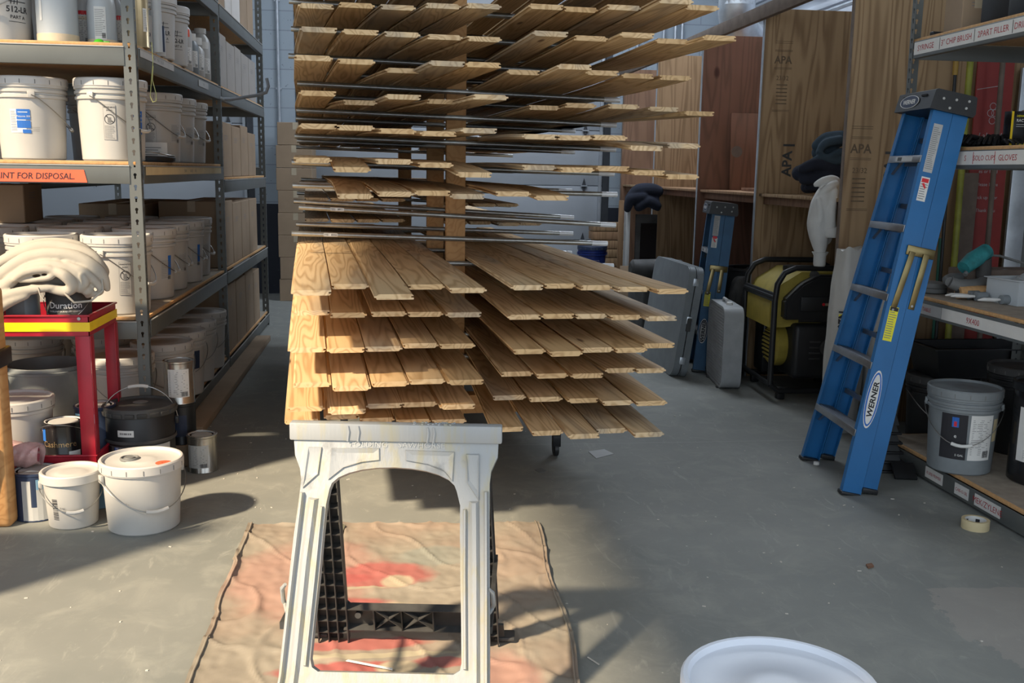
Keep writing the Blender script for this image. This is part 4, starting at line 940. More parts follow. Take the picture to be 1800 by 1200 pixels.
# ---------------------------------------------------------------- drop cloth
def cloth():
    m=MB(); NX,NY=130,240; y0,y1=1.2,3.80
    def edge(y):
        k=(y-y0)/(y1-y0)
        L=-.540+.005*math.sin(y*9)+(.010*math.sin((y-3.2)*12) if 3.0<y<3.4 else 0)-.025*k; Rr=.50+.055*min(1,max(0,(y-2.4)/1.0))+.012*math.sin(y*7+1)
        return L,Rr
    def fn(u,v):
        y=y0+(y1-y0-.02)*v - .065*u*v + .008*math.sin(u*22)*v**6
        L,Rr=edge(y); x=L+(Rr-L)*u
        n=noise.noise(Vector((x*3.2,y*2.4,1)))*.5; q=noise.noise(Vector((x*9+n*3,y*7,4)))
        w=abs(noise.noise(Vector((x*4.0+y*2.5,y*2.2-x*2,7))))
        z=.003+.006*max(0,n+.2)+.004*(q+.6)+.007*max(0,.05-w)/.05+.0035*(noise.noise(Vector((x*22,y*16,2)))+noise.noise(Vector((x*38+y*9,y*30,6)))*.7)
        e=min(u,1-u); 
        if e<.03: z+=.006*(1-e/.03)
        return Vector((x,y,z))
    m.grid(fn,NX,NY,'canvas')
    o=m.build('drop_cloth',sharp=180); tag(o,'paint-stained canvas drop cloth spread under the sawhorse','drop cloth')
    sub=o
    h=MB(); pts=[fn(.012,j/90)+Vector((0,0,.003)) for j in range(91)]; h.tube(pts,.003,'canvas',6); 
    pts=[fn(.988,j/90)+Vector((0,0,.003)) for j in range(91)]
    h.build('hem',sub)
    h=MB(); h.tube(pts,.003,'canvas',6); h.build('hem',sub)
cloth()
# ---------------------------------------------------------------- sawhorse
HZ=.748
sh=T('sawhorse','grey-white plastic folding sawhorse with arched front panel, standing on the drop cloth','sawhorse',(.005,2.43,0),-.135)
def plane(w0,z0,w1,z1):   # leaning panel: z -> depth w
    k=(w1-w0)/(z1-z0); n=Vector((0,-1,k)).normalized()
    return (lambda u,z,d=0: Vector((u,w0+(z-z0)*k,z))+n*d),n
Pf,nf=plane(-.030,.74,-.33,0)
Pr,nr=plane(.030,.74,.33,0)
FZ=.012
def arch(rail,n=24):  # opening outline of the front panel, clockwise from lower left
    pts=[(-.172,.232),(-.168,.32),(-.163,.414),(-.160,.50),(-.157,.565),(-.151,.600)]
    for i in range(1,12):
        a=math.pi*(1-i/12); pts.append((.004+.155*math.cos(a),.598+.054*math.sin(a)**.9))
    pts+=[(.160,.600),(.169,.57),(.171,.50),(.175,.414),(.180,.32),(.184,.232),(.181,.216),(.166,.207),(.08,.207),(0,.207),(-.08,.207),(-.152,.207),(-.167,.216)]
    return pts
inner=arch(0)
outer=[(-.244,.19),(-.238,.32),(-.234,.42),(-.230,.50),(-.224,.57),(-.221,.62),(-.226,.645),(-.240,.675),(-.246,.714),(-.15,.714),(-.08,.714),(0,.714),(.08,.714),(.16,.714),(.258,.714),(.257,.68),(.242,.648),(.239,.62),(.240,.58),(.242,.5),(.245,.414),(.248,.32),(.251,.22),(.252,.17),(.253,.10),(.1,.10),(0,.10),(-.1,.10),(-.262,.10),(-.25,.16)]
m=MB(); m.ringprism(outer,inner,lambda u,z:Pf(u,z,0),lambda u,z:Pf(u,z,-.030),'horse_paint')
# side flanges and raised ribs on the legs
def strip(pts,w,d0,d1,P=Pf,mt='horse_paint'):
    for (a,b) in zip(pts,pts[1:]):
        p=Vector((a[0],a[1]));q=Vector((b[0],b[1])); n=Vector((-(q-p).y,(q-p).x)).normalized()*w/2; e=(q-p).normalized()*w*.2
        poly=[p-n-e,q-n+e,q+n+e,p+n-e]; sl=.35
        sm=[p-n*sl,q-n*sl,q+n*sl,p+n*sl]
        A=[m.bm.verts.new(P(c.x,c.y,d0)) for c in poly]; B=[m.bm.verts.new(P(c.x,c.y,d1)) for c in sm]
        fs=[m.bm.faces.new(B)]+[m.bm.faces.new((A[i],A[(i+1)%4],B[(i+1)%4],B[i])) for i in range(4)]
        m._set(fs,mt,False)
for pts in ([(-.188,.575),(-.198,.44),(-.208,.21),(-.216,.11)],[(.203,.575),(.208,.45),(.216,.21),(.219,.11)]): strip(pts,.026,.0,.012)
for pts in ([(-.216,.59),(-.226,.42),(-.237,.2),(-.250,.11)],[(.231,.60),(.236,.44),(.243,.2),(.246,.11)]): strip(pts,.012,.0,.014)
for pts in ([(-.166,.56),(-.172,.42),(-.182,.22)],[(.181,.56),(.185,.42),(.193,.22)]): strip(pts,.010,.0,.010)
front=m.build('front_panel',sh,sharp=30)
m=MB()
def recess(poly,P=Pf,d=.0055):
    c=(sum(p[0] for p in poly)/len(poly),sum(p[1] for p in poly)/len(poly))
    big=poly; sm=[(c[0]+(p[0]-c[0])*.74,c[1]+(p[1]-c[1])*.62) for p in poly]; n=len(poly)
    A=[m.bm.verts.new(P(p[0],p[1],.0006)) for p in big]; B=[m.bm.verts.new(P(c[0]+(p[0]-c[0])*.96,c[1]+(p[1]-c[1])*.93,d)) for p in big]; D=[m.bm.verts.new(P(p[0],p[1],.0012)) for p in sm]
    fs=[]
    for i in range(n):
        j=(i+1)%n; fs+=[m.bm.faces.new((A[i],A[j],B[j],B[i])),m.bm.faces.new((B[i],B[j],D[j],D[i]))]
    fs.append(m.bm.faces.new(D)); m._set(fs,'horse_paint',False)
recess([(-.152,.693),(-.032,.695),(-.030,.668),(-.075,.662),(-.12,.648),(-.155,.620)])
recess([(.030,.692),(.152,.690),(.150,.622),(.128,.645),(.085,.660),(.032,.668)])
recess([(-.208,.695),(-.175,.695),(-.180,.632),(-.215,.600)])
recess([(.180,.686),(.212,.686),(.214,.58),(.186,.618)])
m.build('recessed_panel',front,sharp=20)
m=MB(); m.text('FOLDING    SAWHORSE',.022,lambda u,v:Pf(u*1.0+.01,.7030+v*.8,.0018),'rack_light'); m.build('moulded_lettering',front,recalc=False)
m=MB(); m.ringprism([(-.262,.10),(.255,.10),(.262,FZ),(-.272,FZ)],[(-.15,.09),(.14,.09),(.175,FZ),(-.185,FZ)],lambda u,z:Pf(u,z,0),lambda u,z:Pf(u,z,-.03),'horse_paint'); m.build('foot_section',front)
# top beams (front and rear halves)
m=MB(); m.box((.006,-.034,.733),(.522,.032,.044),'horse_paint',.004) 
rr=random.Random(5)
for k in range(22): m.lathe([(.004,0),(.003,.0025),(.0005,.003)],'horse_paint',c=(.10+.05*rr.uniform(-1,1),-.034+rr.uniform(-.012,.012),.7545),seg=7)
for x in (-.11,-.085,.085,.10): 
    m.tube([(x,-.0505,.750),(x+.002,-.051,.735),(x-.001,-.051,.712)],[.0025,.0035,.003],'horse_paint',6)
m.build('front_beam',sh)
m=MB(); m.box((.006,.004,.724),(.518,.036,.040),'horse_paint',.004); m.build('rear_beam',sh)
m=MB()
for x in (-.2,.21): m.tube([(x-.03,0,.725),(x+.03,0,.725)],.010,'horse_dark',10)
m.build('hinge',sh)
# rear panel: dark ribbed inside
m=MB()
ri=[(-.180,.16),(-.178,.3),(-.176,.45),(-.172,.56),(-.10,.63),(0,.648),(.10,.63),(.176,.56),(.180,.45),(.184,.3),(.188,.16),(.168,.142),(0,.142),(-.165,.142)]
ro=[(-.270,.10),(-.258,.3),(-.240,.45),(-.226,.60),(-.245,.714),(0,.714),(.255,.714),(.238,.60),(.244,.45),(.25,.3),(.258,.10),(.2,.060),(0,.072),(-.2,.055)]
m.ringprism(ro,ri,lambda u,z:Pr(u,z,.004),lambda u,z:Pr(u,z,0),'horse_dark')
for s,xs in ((-1,(-.268,-.238,-.210,-.182)),(1,(.256,.232,.208,.190))):
    for x in xs:
        m.bar(Pr(x,.06,-.013),Pr(x*.88,.56,-.013),.003,.030,'horse_dark',up=(1,0,0)) if False else m.prism([(x,.018),(x+.003,.018),(x*.90+.003,.60),(x*.90,.60)],lambda u,z:Pr(u,z,.0),lambda u,z:Pr(u,z,.030),'horse_dark')
    a=min(xs);b=max(xs)
    for k in range(13):
        z=.05+k*.044; f=1-.1*(z/.6); m.prism([(a*f,z),(b*f,z),(b*f,z+.003),(a*f,z+.003)],lambda u,zz:Pr(u,zz,0),lambda u,zz:Pr(u,zz,.024),'horse_dark')
for zz in (.142,.066): m.prism([(-.19,zz),(.19,zz),(.19,zz+.003),(-.19,zz+.003)],lambda u,z:Pr(u,z,0),lambda u,z:Pr(u,z,.028),'horse_dark')
for a,b in ((-.10,-.02),(-.02,.07)):
    for p,q in (((a,.07),(b,.141)),((a,.141),(b,.07))):
        m.prism([p,(p[0]+.004,p[1]),(q[0]+.004,q[1]),q],lambda u,z:Pr(u,z,0),lambda u,z:Pr(u,z,.024),'horse_dark')
    for x in (a,b): m.prism([(x-.0015,.068),(x+.002,.068),(x+.002,.142),(x-.0015,.142)],lambda u,z:Pr(u,z,0),lambda u,z:Pr(u,z,.028),'horse_dark')
c0=Pr(-.145,.108,.002); m.tube([c0,c0+Vector((0,-.026,.004))],[.010,.009],'horse_dark',14)
for s,x0,x1 in ((-1,-.282,-.20),(1,.205,.275)):
    m.prism([(x0,FZ-.0),(x1,FZ),(x1-.004,.075),(x0+.01,.075)],lambda u,z:Pr(u,z,.004),lambda u,z:Pr(u,z,-.004),'horse_dark')
rear=m.build('rear_panel',sh,sharp=25)
for s,x in ((-1,-.262),(1,.262)):
    m=MB(); m.box(Pr(x,.016,-.015)+Vector((s*.012,0,0)),(.06,.055,.012),'horse_dark',.004); m.build('foot_pad',rear)
    m=MB(); xx=s*.242; a=Pf(xx,.36,-.01); b=a+Vector((s*.013,.03,.0)); 
    m.tube([a+Vector((0,0,.035)),a+Vector((s*.010,.01,.02)),b+Vector((0,0,-.02)),b+Vector((-s*.004,0,-.03)),a+Vector((0,0,-.035))],[.004,.006,.006,.005,.003],'horse_paint',8); m.build('side_hook',front)
    m=MB(); m.bar(Pf(s*.248,.30,-.02),Pr(s*.248,.30,-.02),.012,.018,'horse_dark'); m.build('spreader_bar',sh)
# bits on the cloth and floor
def flat(name,label,cat,pts,z,m_,th=.0015,curl=0):
    m=MB(); f=lambda u,v:Vector((u,v,z+curl*(u-pts[0][0])**2*40)); c=Vector((sum(p[0] for p in pts)/len(pts),sum(p[1] for p in pts)/len(pts),0))
    m.prism(pts,lambda u,v:Vector((u-c.x,v-c.y,curl*math.sin((u-c.x)*60))),lambda u,v:Vector((u-c.x,v-c.y,curl*math.sin((u-c.x)*60)+th)),m_)
    o=m.build(name,None,(c.x,c.y,z)); tag(o,label,cat); return o
P=lambda px,py:tuple(onz(px,py)[:2])
flat('paper_scrap','grey square of paper on the floor right of the board rack','paper',[P(1034,794),P(1062,790),P(1079,798),P(1048,806)],.001,'paper_gray',.002)
flat('dry_leaf','curled dry leaf on the drop cloth seen through the sawhorse','leaf',[P(591,932),P(600,924),P(607,930),P(603,940),P(597,948),P(592,944)],.012,'leaf',.001,.004)
flat('cloth_scrap','small grey scrap on the floor behind the sawhorse, right','scrap',[P(940,826),P(952,823),P(960,828),P(948,831)],.001,'gray_plastic2')
flat('wood_sliver','pale wood sliver on the floor right of the drop cloth','sliver',[P(1032,1156),P(1034,1155),P(1054,1168),P(1053,1170)],.001,'shavings')
flat('floor_chip','reddish chip on the open floor at the right','chip',[P(1522,994),P(1532,992),P(1536,997),P(1526,1000)],.001,'red_ply',.006)
flat('plastic_strip','white plastic strip on the drop cloth between the front legs','strip',[P(608,1170),P(612,1168),P(690,1183),P(690,1186)],.014,'paper',.002)
m=MB(); m.lathe([(.014,0),(.014,.012),(.011,.014)],'paper',seg=18); tag(m.build('bottle_cap',None,onz(1435,816)),'small white bottle cap on the floor by the blue ladder','cap')
rr=random.Random(9)
m=MB()
for k in range(170):
    x,y=rr.uniform(-1.2,2.3),rr.uniform(1.6,5.5)
    if -.6<x<.6 and y<3.85: continue
    a=rr.uniform(0,6.28); s=rr.uniform(.002,.006); m.box((x,y,.0012),(s*rr.uniform(1,3),s,.002),'shavings',rot=RM(0,0,a))
o=m.build('floor_debris'); tag(o,'specks and chips of debris scattered over the concrete floor','debris'); o['kind']='stuff'
# foreground bucket standing in another bucket
b1=pail('white_pail','white pail under the closest bucket, mostly below the picture edge',(.602,1.392,0),0,bail=None,lid=False,group=None)
b2=pail('white_bucket','closest white bucket lid, cut off by the bottom picture edge',(.602,1.392,.232),.9,r0=.128,r1=.146,h=.345,lidm='bright_lid',bail=None,group=None)
# ---------------------------------------------------------------- ladders
def ladder(label,loc,rz,lean,n,L,wb,wt,blue,group=None,old=False):
    t=T('stepladder',label,'stepladder',loc,0,group,rot=(-lean,0,rz))
    def rail(s,y0,dep,L0,L1,thin=False):
        m=MB(); A=lambda z:Vector((s*(wb+(wt-wb)*z/L)/2,y0,z)); d=Vector((0,0,0))
        up=(A(L1)-A(L0)).normalized()
        xw=Vector((1,0,0)); 
        def pr(u,y,z): return A(z)+Vector((u,y-y0,0))
        fl=.030
        pts=[(0,0),(fl,0),(fl,.004),(.004,.004),(.004,dep-.004),(fl,dep-.004),(fl,dep),(0,dep)]
        pts=[(-s*x,y0+y) for x,y in pts]
        m.prism(pts,lambda x,y:pr(x,y,L0),lambda x,y:pr(x,y,L1),blue); return m
    for s in (-1,1):
        o=rail(s,0,.086,.0,L-.06).build('front_rail',t,sharp=20)
        m=MB(); a=s*(wb/2-.016); m.box((a,.038,.006),(.05,.088,.016),'black_plastic',.004); m.build('rubber_foot',o)
        m=MB(); k=.035; 
        o2=rail(s*.985,.0885,.066,.045,L-.075).build('rear_rail',t,sharp=20)
        m=MB(); a=s*(wb*.985/2-.014); m.box((a,.120,.036),(.05,.070,.022),'black_plastic',.004); m.build('rubber_foot',o2)
    st=[]
    for i in range(n):
        z=.285+i*.30 if n==5 else .285+i*.285; w=wb+(wt-wb)*z/L
        m=MB(); m.box((0,.038,z),(w-.010,.080,.004),'aluminium'); m.box((0,-.001,z-.014),(w-.012,.004,.030),'aluminium',.001); m.box((0,.077,z-.014),(w-.012,.004,.030),'aluminium',.001)
        for k in range(7): m.box((0,.010+k*.0095,z+.003),(w-.02,.003,.003),'aluminium')
        o=m.build('step',t)
        m=MB()
        for s in (-1,1): m.bar((s*(w/2-.012),.03,z-.075),(s*(w/2-.085),.03,z-.016),.012,.004,'aluminium')
        m.build('step_brace',o)
        if i==n-1:
            m=MB(); m.box((0,-.004,z-.014),(w*.5,.001,.020),'paper_gray'); m.box((-w*.12,-.0048,z-.014),(w*.12,.001,.016),'dusty_black'); m.build('label',o)
    for z in [.28+.3*i for i in range(n)]:
        w=(wb+(wt-wb)*z/L)*.94; m=MB(); m.box((0,.120,z+.1),(w-.02,.022,.022),'aluminium',.002); m.build('rear_bar',t)
    m=MB(); cw=wt/2+.03
    m.prism([(-.028,L-.085),(.165,L-.085),(.172,L-.07),(.160,L-.004),(.15,L),(-.012,L),(-.022,L-.006)],lambda y,z:Vector((-cw,y,z)),lambda y,z:Vector((cw,y,z)),'black_plastic')
    for x in (-.09,.09): m.box((x,-.026,L-.025),(.05,.006,.008),'dark_gap')
    cap=m.build('top_cap',t)
    m=MB(); 
    for y,z in ((.02,L-.035),(.075,L-.030),(.055,L-.068),(.125,L-.055),(.13,L-.025)): m.lathe([(.006,0),(.005,.003),(.001,.004)],'rack_light',c=(cw,y,z),seg=12,ax=RM(0,R_(90),0))
    m.build('rivet',cap)
    def logo(fn,W,Hh,par):
        m=MB(); E=lambda k,e:[fn(W*k*math.cos(2*math.pi*i/32),Hh*k*math.sin(2*math.pi*i/32),e) for i in range(32)]
        m.quad(E(1,.0006),'paper'); m.quad(E(.93,.0010),'navy' if (old or par is cap) else 'label_blue')
        if par is not cap: m.quad([fn(W*.86*math.cos(2*math.pi*i/32),Hh*.70*math.sin(2*math.pi*i/32),.0014) for i in range(32)],'paper_gray' if old else 'paper')
        m.text('WERNER',Hh*(.95 if par is cap else 1.12),lambda u,v:fn(u*1.15,v,.0018),'paper' if par is cap else 'ink',bold=.03,shear=.12); m.build('maker_logo',par,recalc=False)
    logo(lambda u,v,e:Vector((-.04+u,-.0285-e+((v+.045)*.0),L-.046+v)),.095,.028,cap)
    # labels on the outer face of the near rail
    def web(u,v,z0,e,rot=False):
        z=z0+v; return Vector(((wb+(wt-wb)*z/L)/2+.0004+e,.036+u,z))
    def lab(z0,w,h,col,lines,name='label',seed=2):
        m=MB(); f=lambda u,v:web(u,v,z0,.0006); g=lambda u,v:web(u,v,z0,.0011)
        m.quad([f(-w/2,-h/2),f(w/2,-h/2),f(w/2,h/2),f(-w/2,h/2)],col); dlines(m,g,-w*.42,-h*.44,w*.42,h*.44,'gray_ink',lines,seed,.5); return m
    k=L/1.72
    lab(L-.235*k,.040,.20*k,'paper_gray',22).build('instruction_label',t,recalc=False)
    m=lab(L-.405*k,.038,.10*k,'paper',9)
    m.quad([web(u,v,L-.405*k,.0016) for u,v in ((-.015,.028),(.015,.028),(.015,.045),(-.015,.045))],'label_red'); m.quad([web(u,v,L-.405*k,.0018) for u,v in ((-.012,.022),(.004,.002),(.010,.006),(-.002,.026))],'label_red'); m.build('warning_label',t,recalc=False)
    m=lab(L-.975*k,.040,.145*k,'label_yellow',13); m.quad([web(u,v,L-.975*k,.0016) for u,v in ((-.018,.055*k),(.018,.055*k),(.018,.07*k),(-.018,.07*k))],'ink'); m.build('caution_label',t,recalc=False)
    logo(lambda u,v,e:web(-v,u,.42*k,e+.0004),.125*k,.030,t)
    # folding spreaders in brass
    m=MB(); z0=L-.66*k; x=(wb+(wt-wb)*z0/L)/2+.006
    m.box((x,.088,z0),(.008,.125,.042),'brass',.003); m.build('spreader_bracket',t)
    for y0,y1,ln in ((.050,.030,.27*k),(.112,.108,.24*k)):
        m=MB(); m.bar((x+.010,y0,z0-.005),(x+.012,y1,z0-ln),.026,.005,'brass',up=(1,0,0),bev=.001); m.lathe([(.006,0),(.005,.003),(.001,.004)],'rack_light',c=(x+.014,y1,z0-ln+.015),seg=10,ax=RM(0,R_(90),0)); m.build('spreader_arm',t)
    return t
ladder('big blue fibreglass stepladder folded and leaning on the right shelving',(1.962,4.25,.005),R_(-94.5),R_(11.0),5,1.765,.56,.30,'ladder_blue','blue stepladders')
ladder('smaller dusty blue stepladder standing folded behind the grey folding table',(2.12,6.86,.005),R_(-99),R_(5),3,1.185,.40,.25,'ladder_old','blue stepladders',True)
# ---------------------------------------------------------------- right shelving
RX,RX2,RY0,RY1=2.42,3.14,2.45,4.60
rackR=T('shelving_rack','grey steel shelving at the right edge with handwritten white tape labels','shelving',(0,0,0))
for x,sx in ((RX,-1),(RX2,1)):
    for y in (RY0,RY1):
        o=inst(pm,'upright',rackR,(x,y,0)); o.scale=(sx,-1 if y==RY1 else 1,.9)
RV=[.10,.831,1.502,2.008]
for li,z in enumerate(RV):
    m=MB(); m.box(((RX+RX2)/2,(RY0+RY1)/2,z-.0075),(RX2-RX-.02,RY1-RY0-.02,.015),'particle',.001); m.box(((RX+RX2)/2,(RY0+RY1)/2,z+.0006),(RX2-RX-.04,RY1-RY0-.04,.0012),'dusty_board'); m.build('shelf_board',rackR)
    for x in (RX-.001,RX2+.001):
        m=MB(); m.box((x,(RY0+RY1)/2,z-.052),(.004,RY1-RY0-.09,.075),'rack_gray',.001); m.box((x+(.012 if x<2.8 else -.012),(RY0+RY1)/2,z-.089),(.026,RY1-RY0-.09,.003),'rack_gray'); m.build('side_beam',rackR)
    for y in (RY0,RY1):
        m=MB(); m.box(((RX+RX2)/2,y+(.003 if y==RY1 else -.003),z-.052),(RX2-RX-.09,.004,.075),'rack_gray',.001); m.build('end_beam',rackR)
def rtape(y0,y1,z,h,texts,label,mt='tape_white',ink='red_ink',hh=.034):
    t=T('tape_label',label,'label',(RX-.0036,(y0+y1)/2,z),0,'tape labels on the right shelving')
    m=MB(); m.box((0,0,0),(.001,y1-y0,h),mt); m.build('tape_strip',t)
    m=MB()
    for yy,s,hx in texts:
        m.text(s,hx,lambda u,v:Vector((-.0012,-(u)+(yy-(y0+y1)/2),v)),ink,bold=.0)
    for yy,s,hx in texts[:-1]:
        pass
    m.build('handwriting',t,recalc=False); return t
Y=lambda px: RX/((px-690)/1775.)*1.0
yt=lambda px,py: onx(px,py,RX).y
t=rtape(3.3,4.55,1.960,.056,[(yt(1629,76),'SYRINGE',.036),(yt(1682,68),'3" CHIP BRUSH',.036),(yt(1747,58),'2PART FILLER',.036),(yt(1797,50),'DRILL',.036)],'white tape on the top right shelf lettered SYRINGE, CHIP BRUSH, 2PART FILLER, DRILL')
m=MB()
for px in (1654,1714,1780): m.box((-.0012,yt(px,70)-(3.3+4.55)/2,0),(.0006,.003,.05),'dusty_black')
m.build('divider_line',t)
t=rtape(3.3,4.55,1.455,.056,[(yt(1636,272),'ETTE',.033),(yt(1699,272),'S',.033),(yt(1732,272),'SOLO CUPS',.030),(yt(1773,274),'GLOVES',.034)],'white tape on the middle right shelf lettered SOLO CUPS and GLOVES')
m=MB()
for px in (1713,1751): m.box((-.0012,yt(px,270)-(3.3+4.55)/2,0),(.0006,.003,.05),'red_ink')
m.build('divider_line',t)
rtape(3.2,4.12,.778,.050,[(yt(1712,558),'9X400',.036)],'long white tape on the waist-high right shelf lettered 9X400')
rtape(4.125,4.46,.778,.048,[(4.29,'WHITE TABLE',.026)],'grey tape by the ladder on the waist-high right shelf','paper_gray')
for a,b,s,lb,hh in ((1625,1655,'KURB PRIMER','worn white label nearest the ladder on the bottom right beam',.026),(1679,1703,'CAB-O-SIL','middle white label lettered CAB-O-SIL on the bottom right beam',.026),(1716,1762,'MEK/ZYLENE','white label lettered MEK/ZYLENE on the bottom right beam',.036)):
    ya=onx(a,860,RX).y; yb=onx(b,880,RX).y
    rtape(yb,ya,.048,.050,[((ya+yb)/2,s,hh if hh>.03 else .020)],lb)
# top shelf things
z=2.010
t=carton('shipping_carton','small brown carton with loose flap on the top right shelf',(2.555,4.34,z),(.15,.20,.16),-.15,'carton')
m=MB(); m.box((.085,-.02,.15),(.12,.2,.003),'carton',rot=RM(0,R_(-30),0)); m.build('flap',t)
for i,(x,y,lb) in enumerate([(2.535,4.03,'black case with a white tag on the top right shelf'),(2.68,4.03,'second black case farther right on the top shelf'),]):
    t=T('tool_case',lb,'case',(x,y,z),0,'black cases on the top shelf'); m=MB(); m.box((0,0,.13),(.12,.20,.25),'black_plastic',.012); m.build('case_body',t); m=MB(); m.box((-.01,-.101,.17),(.04,.002,.09),'paper'); m.build('tag',t)
    m=MB(); m.tube([(-.03,0,.255),(-.03,0,.285),(.03,0,.285),(.03,0,.255)],.006,'black_plastic',8); m.build('handle',t)
t=T('black_bar','short black metal bar lying near the carton on the top right shelf','bar',(2.50,4.47,z)); m=MB(); m.box((0,0,.010),(.10,.03,.018),'black_steel',.003); m.build('bar',t)
# middle shelf
z=1.504
for i in range(7):
    t=T('glove','%s black rubber glove from the left in the pile on the middle right shelf'%['first','second','third','fourth','fifth','sixth','seventh'][i],'glove',(2.50+.020*i,4.22-.022*i+(.04 if i%2 else 0),z+.002),R_(160+17*i),'black gloves on the middle shelf')
    m=MB(); 
    m.grid(lambda u,v:Vector((-.09+.12*u,.036*math.cos(2*math.pi*v)*(1+.25*math.sin(u*3)),.016+.014*math.sin(2*math.pi*v)+.012*(i%3)*u)),8,12,'black_plastic'); 
    for k in range(4): m.tube([(.02,-.024+.016*k,.018+.01*(i%3)),(.06,-.028+.019*k,.026+.01*(i%3)),(.10-.008*abs(k-1.5),-.032+.021*k,.014)],[.0095,.009,.006],'black_plastic',8)
    m.tube([(-.03,-.034,.016),(.0,-.055,.02),(.03,-.062,.012)],[.011,.010,.007],'black_plastic',8); m.build('glove_body',t,sharp=80)
t=T('blade_box','black box with yellow edge and white print on the middle right shelf','box',(2.640,4.055,z),R_(4))
m=MB(); m.box((0,0,.075),(.085,.05,.15),'black_gloss',.001); m.build('box_body',t)
m=MB(); m.box((-.039,-.0255,.075),(.010,.0012,.148),'yellow_tape'); f=lambda u,v:Vector((u,-.0262,.075+v)); 
m.text('DEWALT',.012,lambda u,v:f(u+.004,v+.055),'label_yellow',bold=.02); m.text('RACT',.017,lambda u,v:f(u+.002,v+.037),'paper',bold=.02); dlines(m,f,-.02,.008,.03,.025,'paper',2,4,.3); drect(m,f,-.014,-.062,-.004,-.045,'yellow_tape',1); drect(m,f,.0,-.066,.03,-.055,'label_yellow',1); m.build('print',t,recalc=False)
t=T('brown_box','brown box standing next to the black blade box at the picture edge','box',(2.745,4.06,z)); m=MB(); m.box((0,0,.08),(.09,.12,.16),'carton',.002); m.build('box_body',t)
# sign, panel and poles behind the rack
t=T('red_sign','tall red printed sign board standing behind the right shelving','sign',(3.215,5.145,1.0),0,rot=(R_(-1.5),0,0))
m=MB(); m.box((0,0,.02),(.21,.012,1.96),'sign_red',.001); m.build('sign_board',t)
m=MB(); f=lambda u,v:Vector((u,-.0068,v)); 
m.text('Lakeside',.045,lambda u,v:f(u-.0,v+.60),'paper_gray',shear=.25)
for cx,cy in ((.0,.68),(-.012,.72),(.012,.72),(.0,.755)):
    for i in range(10):
        a=math.pi*2*i/10;b=math.pi*2*(i+1)/10; m.quad([f(cx+.02*math.cos(a),cy+.02*math.sin(a)),f(cx+.02*math.cos(b),cy+.02*math.sin(b)),f(cx+.017*math.cos(b),cy+.017*math.sin(b)),f(cx+.017*math.cos(a),cy+.017*math.sin(a))],'paper_gray')
for k,s in enumerate(['use no ch','es or food','Please leave','pick up after','Thank You']): m.text(s,.026,lambda u,v:f(u-.0,v+.48-.07*k),'paper_gray')
m.quad([f(-.1,.84),f(.05,.865),f(.05,.868),f(-.1,.843)],'paper_gray'); m.build('printing',t,recalc=False)
t=T('metal_sheet','grey metal sheet standing on the floor beside the red sign','panel',(3.46,5.16,0)); m=MB(); m.box((0,0,.98),(.20,.02,1.96),'duct',.002); m.build('panel',t)
for nm,lb,x,y,x2,y2,z1,r,mm in [('yellow_pole','yellow-green pole standing behind the right shelving',2.975,4.98,2.995,5.05,2.1,.017,'pole_yellow'),('broom_pole','thin dark handle with an amber grip behind the ladder top',2.91,4.98,2.915,5.05,2.12,.009,'black_plastic'),('wooden_stick','brown wooden stick standing in front of the red sign',3.165,4.99,3.17,5.04,2.1,.014,'old_beam'),('green_pole','short green pole beside the yellow pole',2.94,5.06,2.93,5.07,1.05,.010,'pole_green')]:
    t=T(nm,lb,'pole',(0,0,0)); m=MB(); m.tube([(x,y,0),(x2,y2,z1)],r,mm,12); m.build('shaft',t)
    if nm=='broom_pole': m=MB(); m.tube([(x2-.0005,y2-.006,1.90),(x2,y2,2.125)],.014,'pole_amber',12); m.build('grip',t)
t=T('brown_plank','wide dark brown plank standing behind the right shelving','plank',(3.08,5.10,0)); m=MB(); m.box((0,0,.7),(.10,.02,1.4),'old_beam',.002); m.build('plank',t)
# waist-high shelf things
z=.833
t=T('dusty_sander','dust-covered grey power sander with a teal housing on the waist-high shelf','power tool',(2.635,4.27,z+.045),R_(20))
m=MB(); m.tube([(-.14,0,.03),(-.11,-.02,.015),(-.05,-.03,.01),(.02,-.03,.01),(.07,-.01,.02)],[.026,.030,.032,.034,.030],'gray_plastic2',14); m.tube([(-.14,0,.03),(-.12,.03,.035),(-.06,.06,.04),(0,.06,.04)],[.022,.024,.022,.02],'gray_plastic2',12); m.build('base_ring',t)
m=MB(); m.tube([(.07,-.01,.02),(.075,.0,.08),(.06,0,.13)],[.030,.034,.040],'dusty_black',14); m.tube([(-.06,-.01,.06),(-.01,0,.10),(.04,0,.135)],[.010,.014,.02],'gray_plastic2',12); m.build('body',t)
m=MB(); m.tube([(-.06,0,.09),(.0,0,.125),(.085,0,.165)],[.032,.040,.036],'teal',16); m.build('teal_housing',t)
t=T('sander_cord','pale cord looping over the back of the waist-high shelf','cord',(2.74,4.36,z)); m=MB(); m.tube([(-.06,0,.14),(-.0,.02,.185),(.10,.03,.18),(.2,.0,.15),(.28,-.02,.15)],.006,'gray_plastic2',8); m.tube([(.02,-.02,.10),(.10,-.02,.12),(.16,-.03,.10),(.18,-.05,.04),(.16,-.05,.007)],.005,'gray_plastic2',8); m.tube([(-.04,.03,.04),(.1,.04,.05),(.3,.03,.045)],.006,'paper_gray',8); m.build('cord',t)
t=T('roller_cover','orange-brown paint roller cover lying under the sander','roller',(2.60,4.20,z+.031),0)
m=MB(); m.lathe([(.018,0),(.030,.002),(.030,.17),(.018,.172)],'particle',c=(-.07,0,0),seg=20,ax=XA); m.build('nap',t); m=MB(); m.lathe([(.0185,0),(.0185,.001)],'dusty_black',c=(-.0715,0,0),seg=16,ax=XA); m.build('core',t)
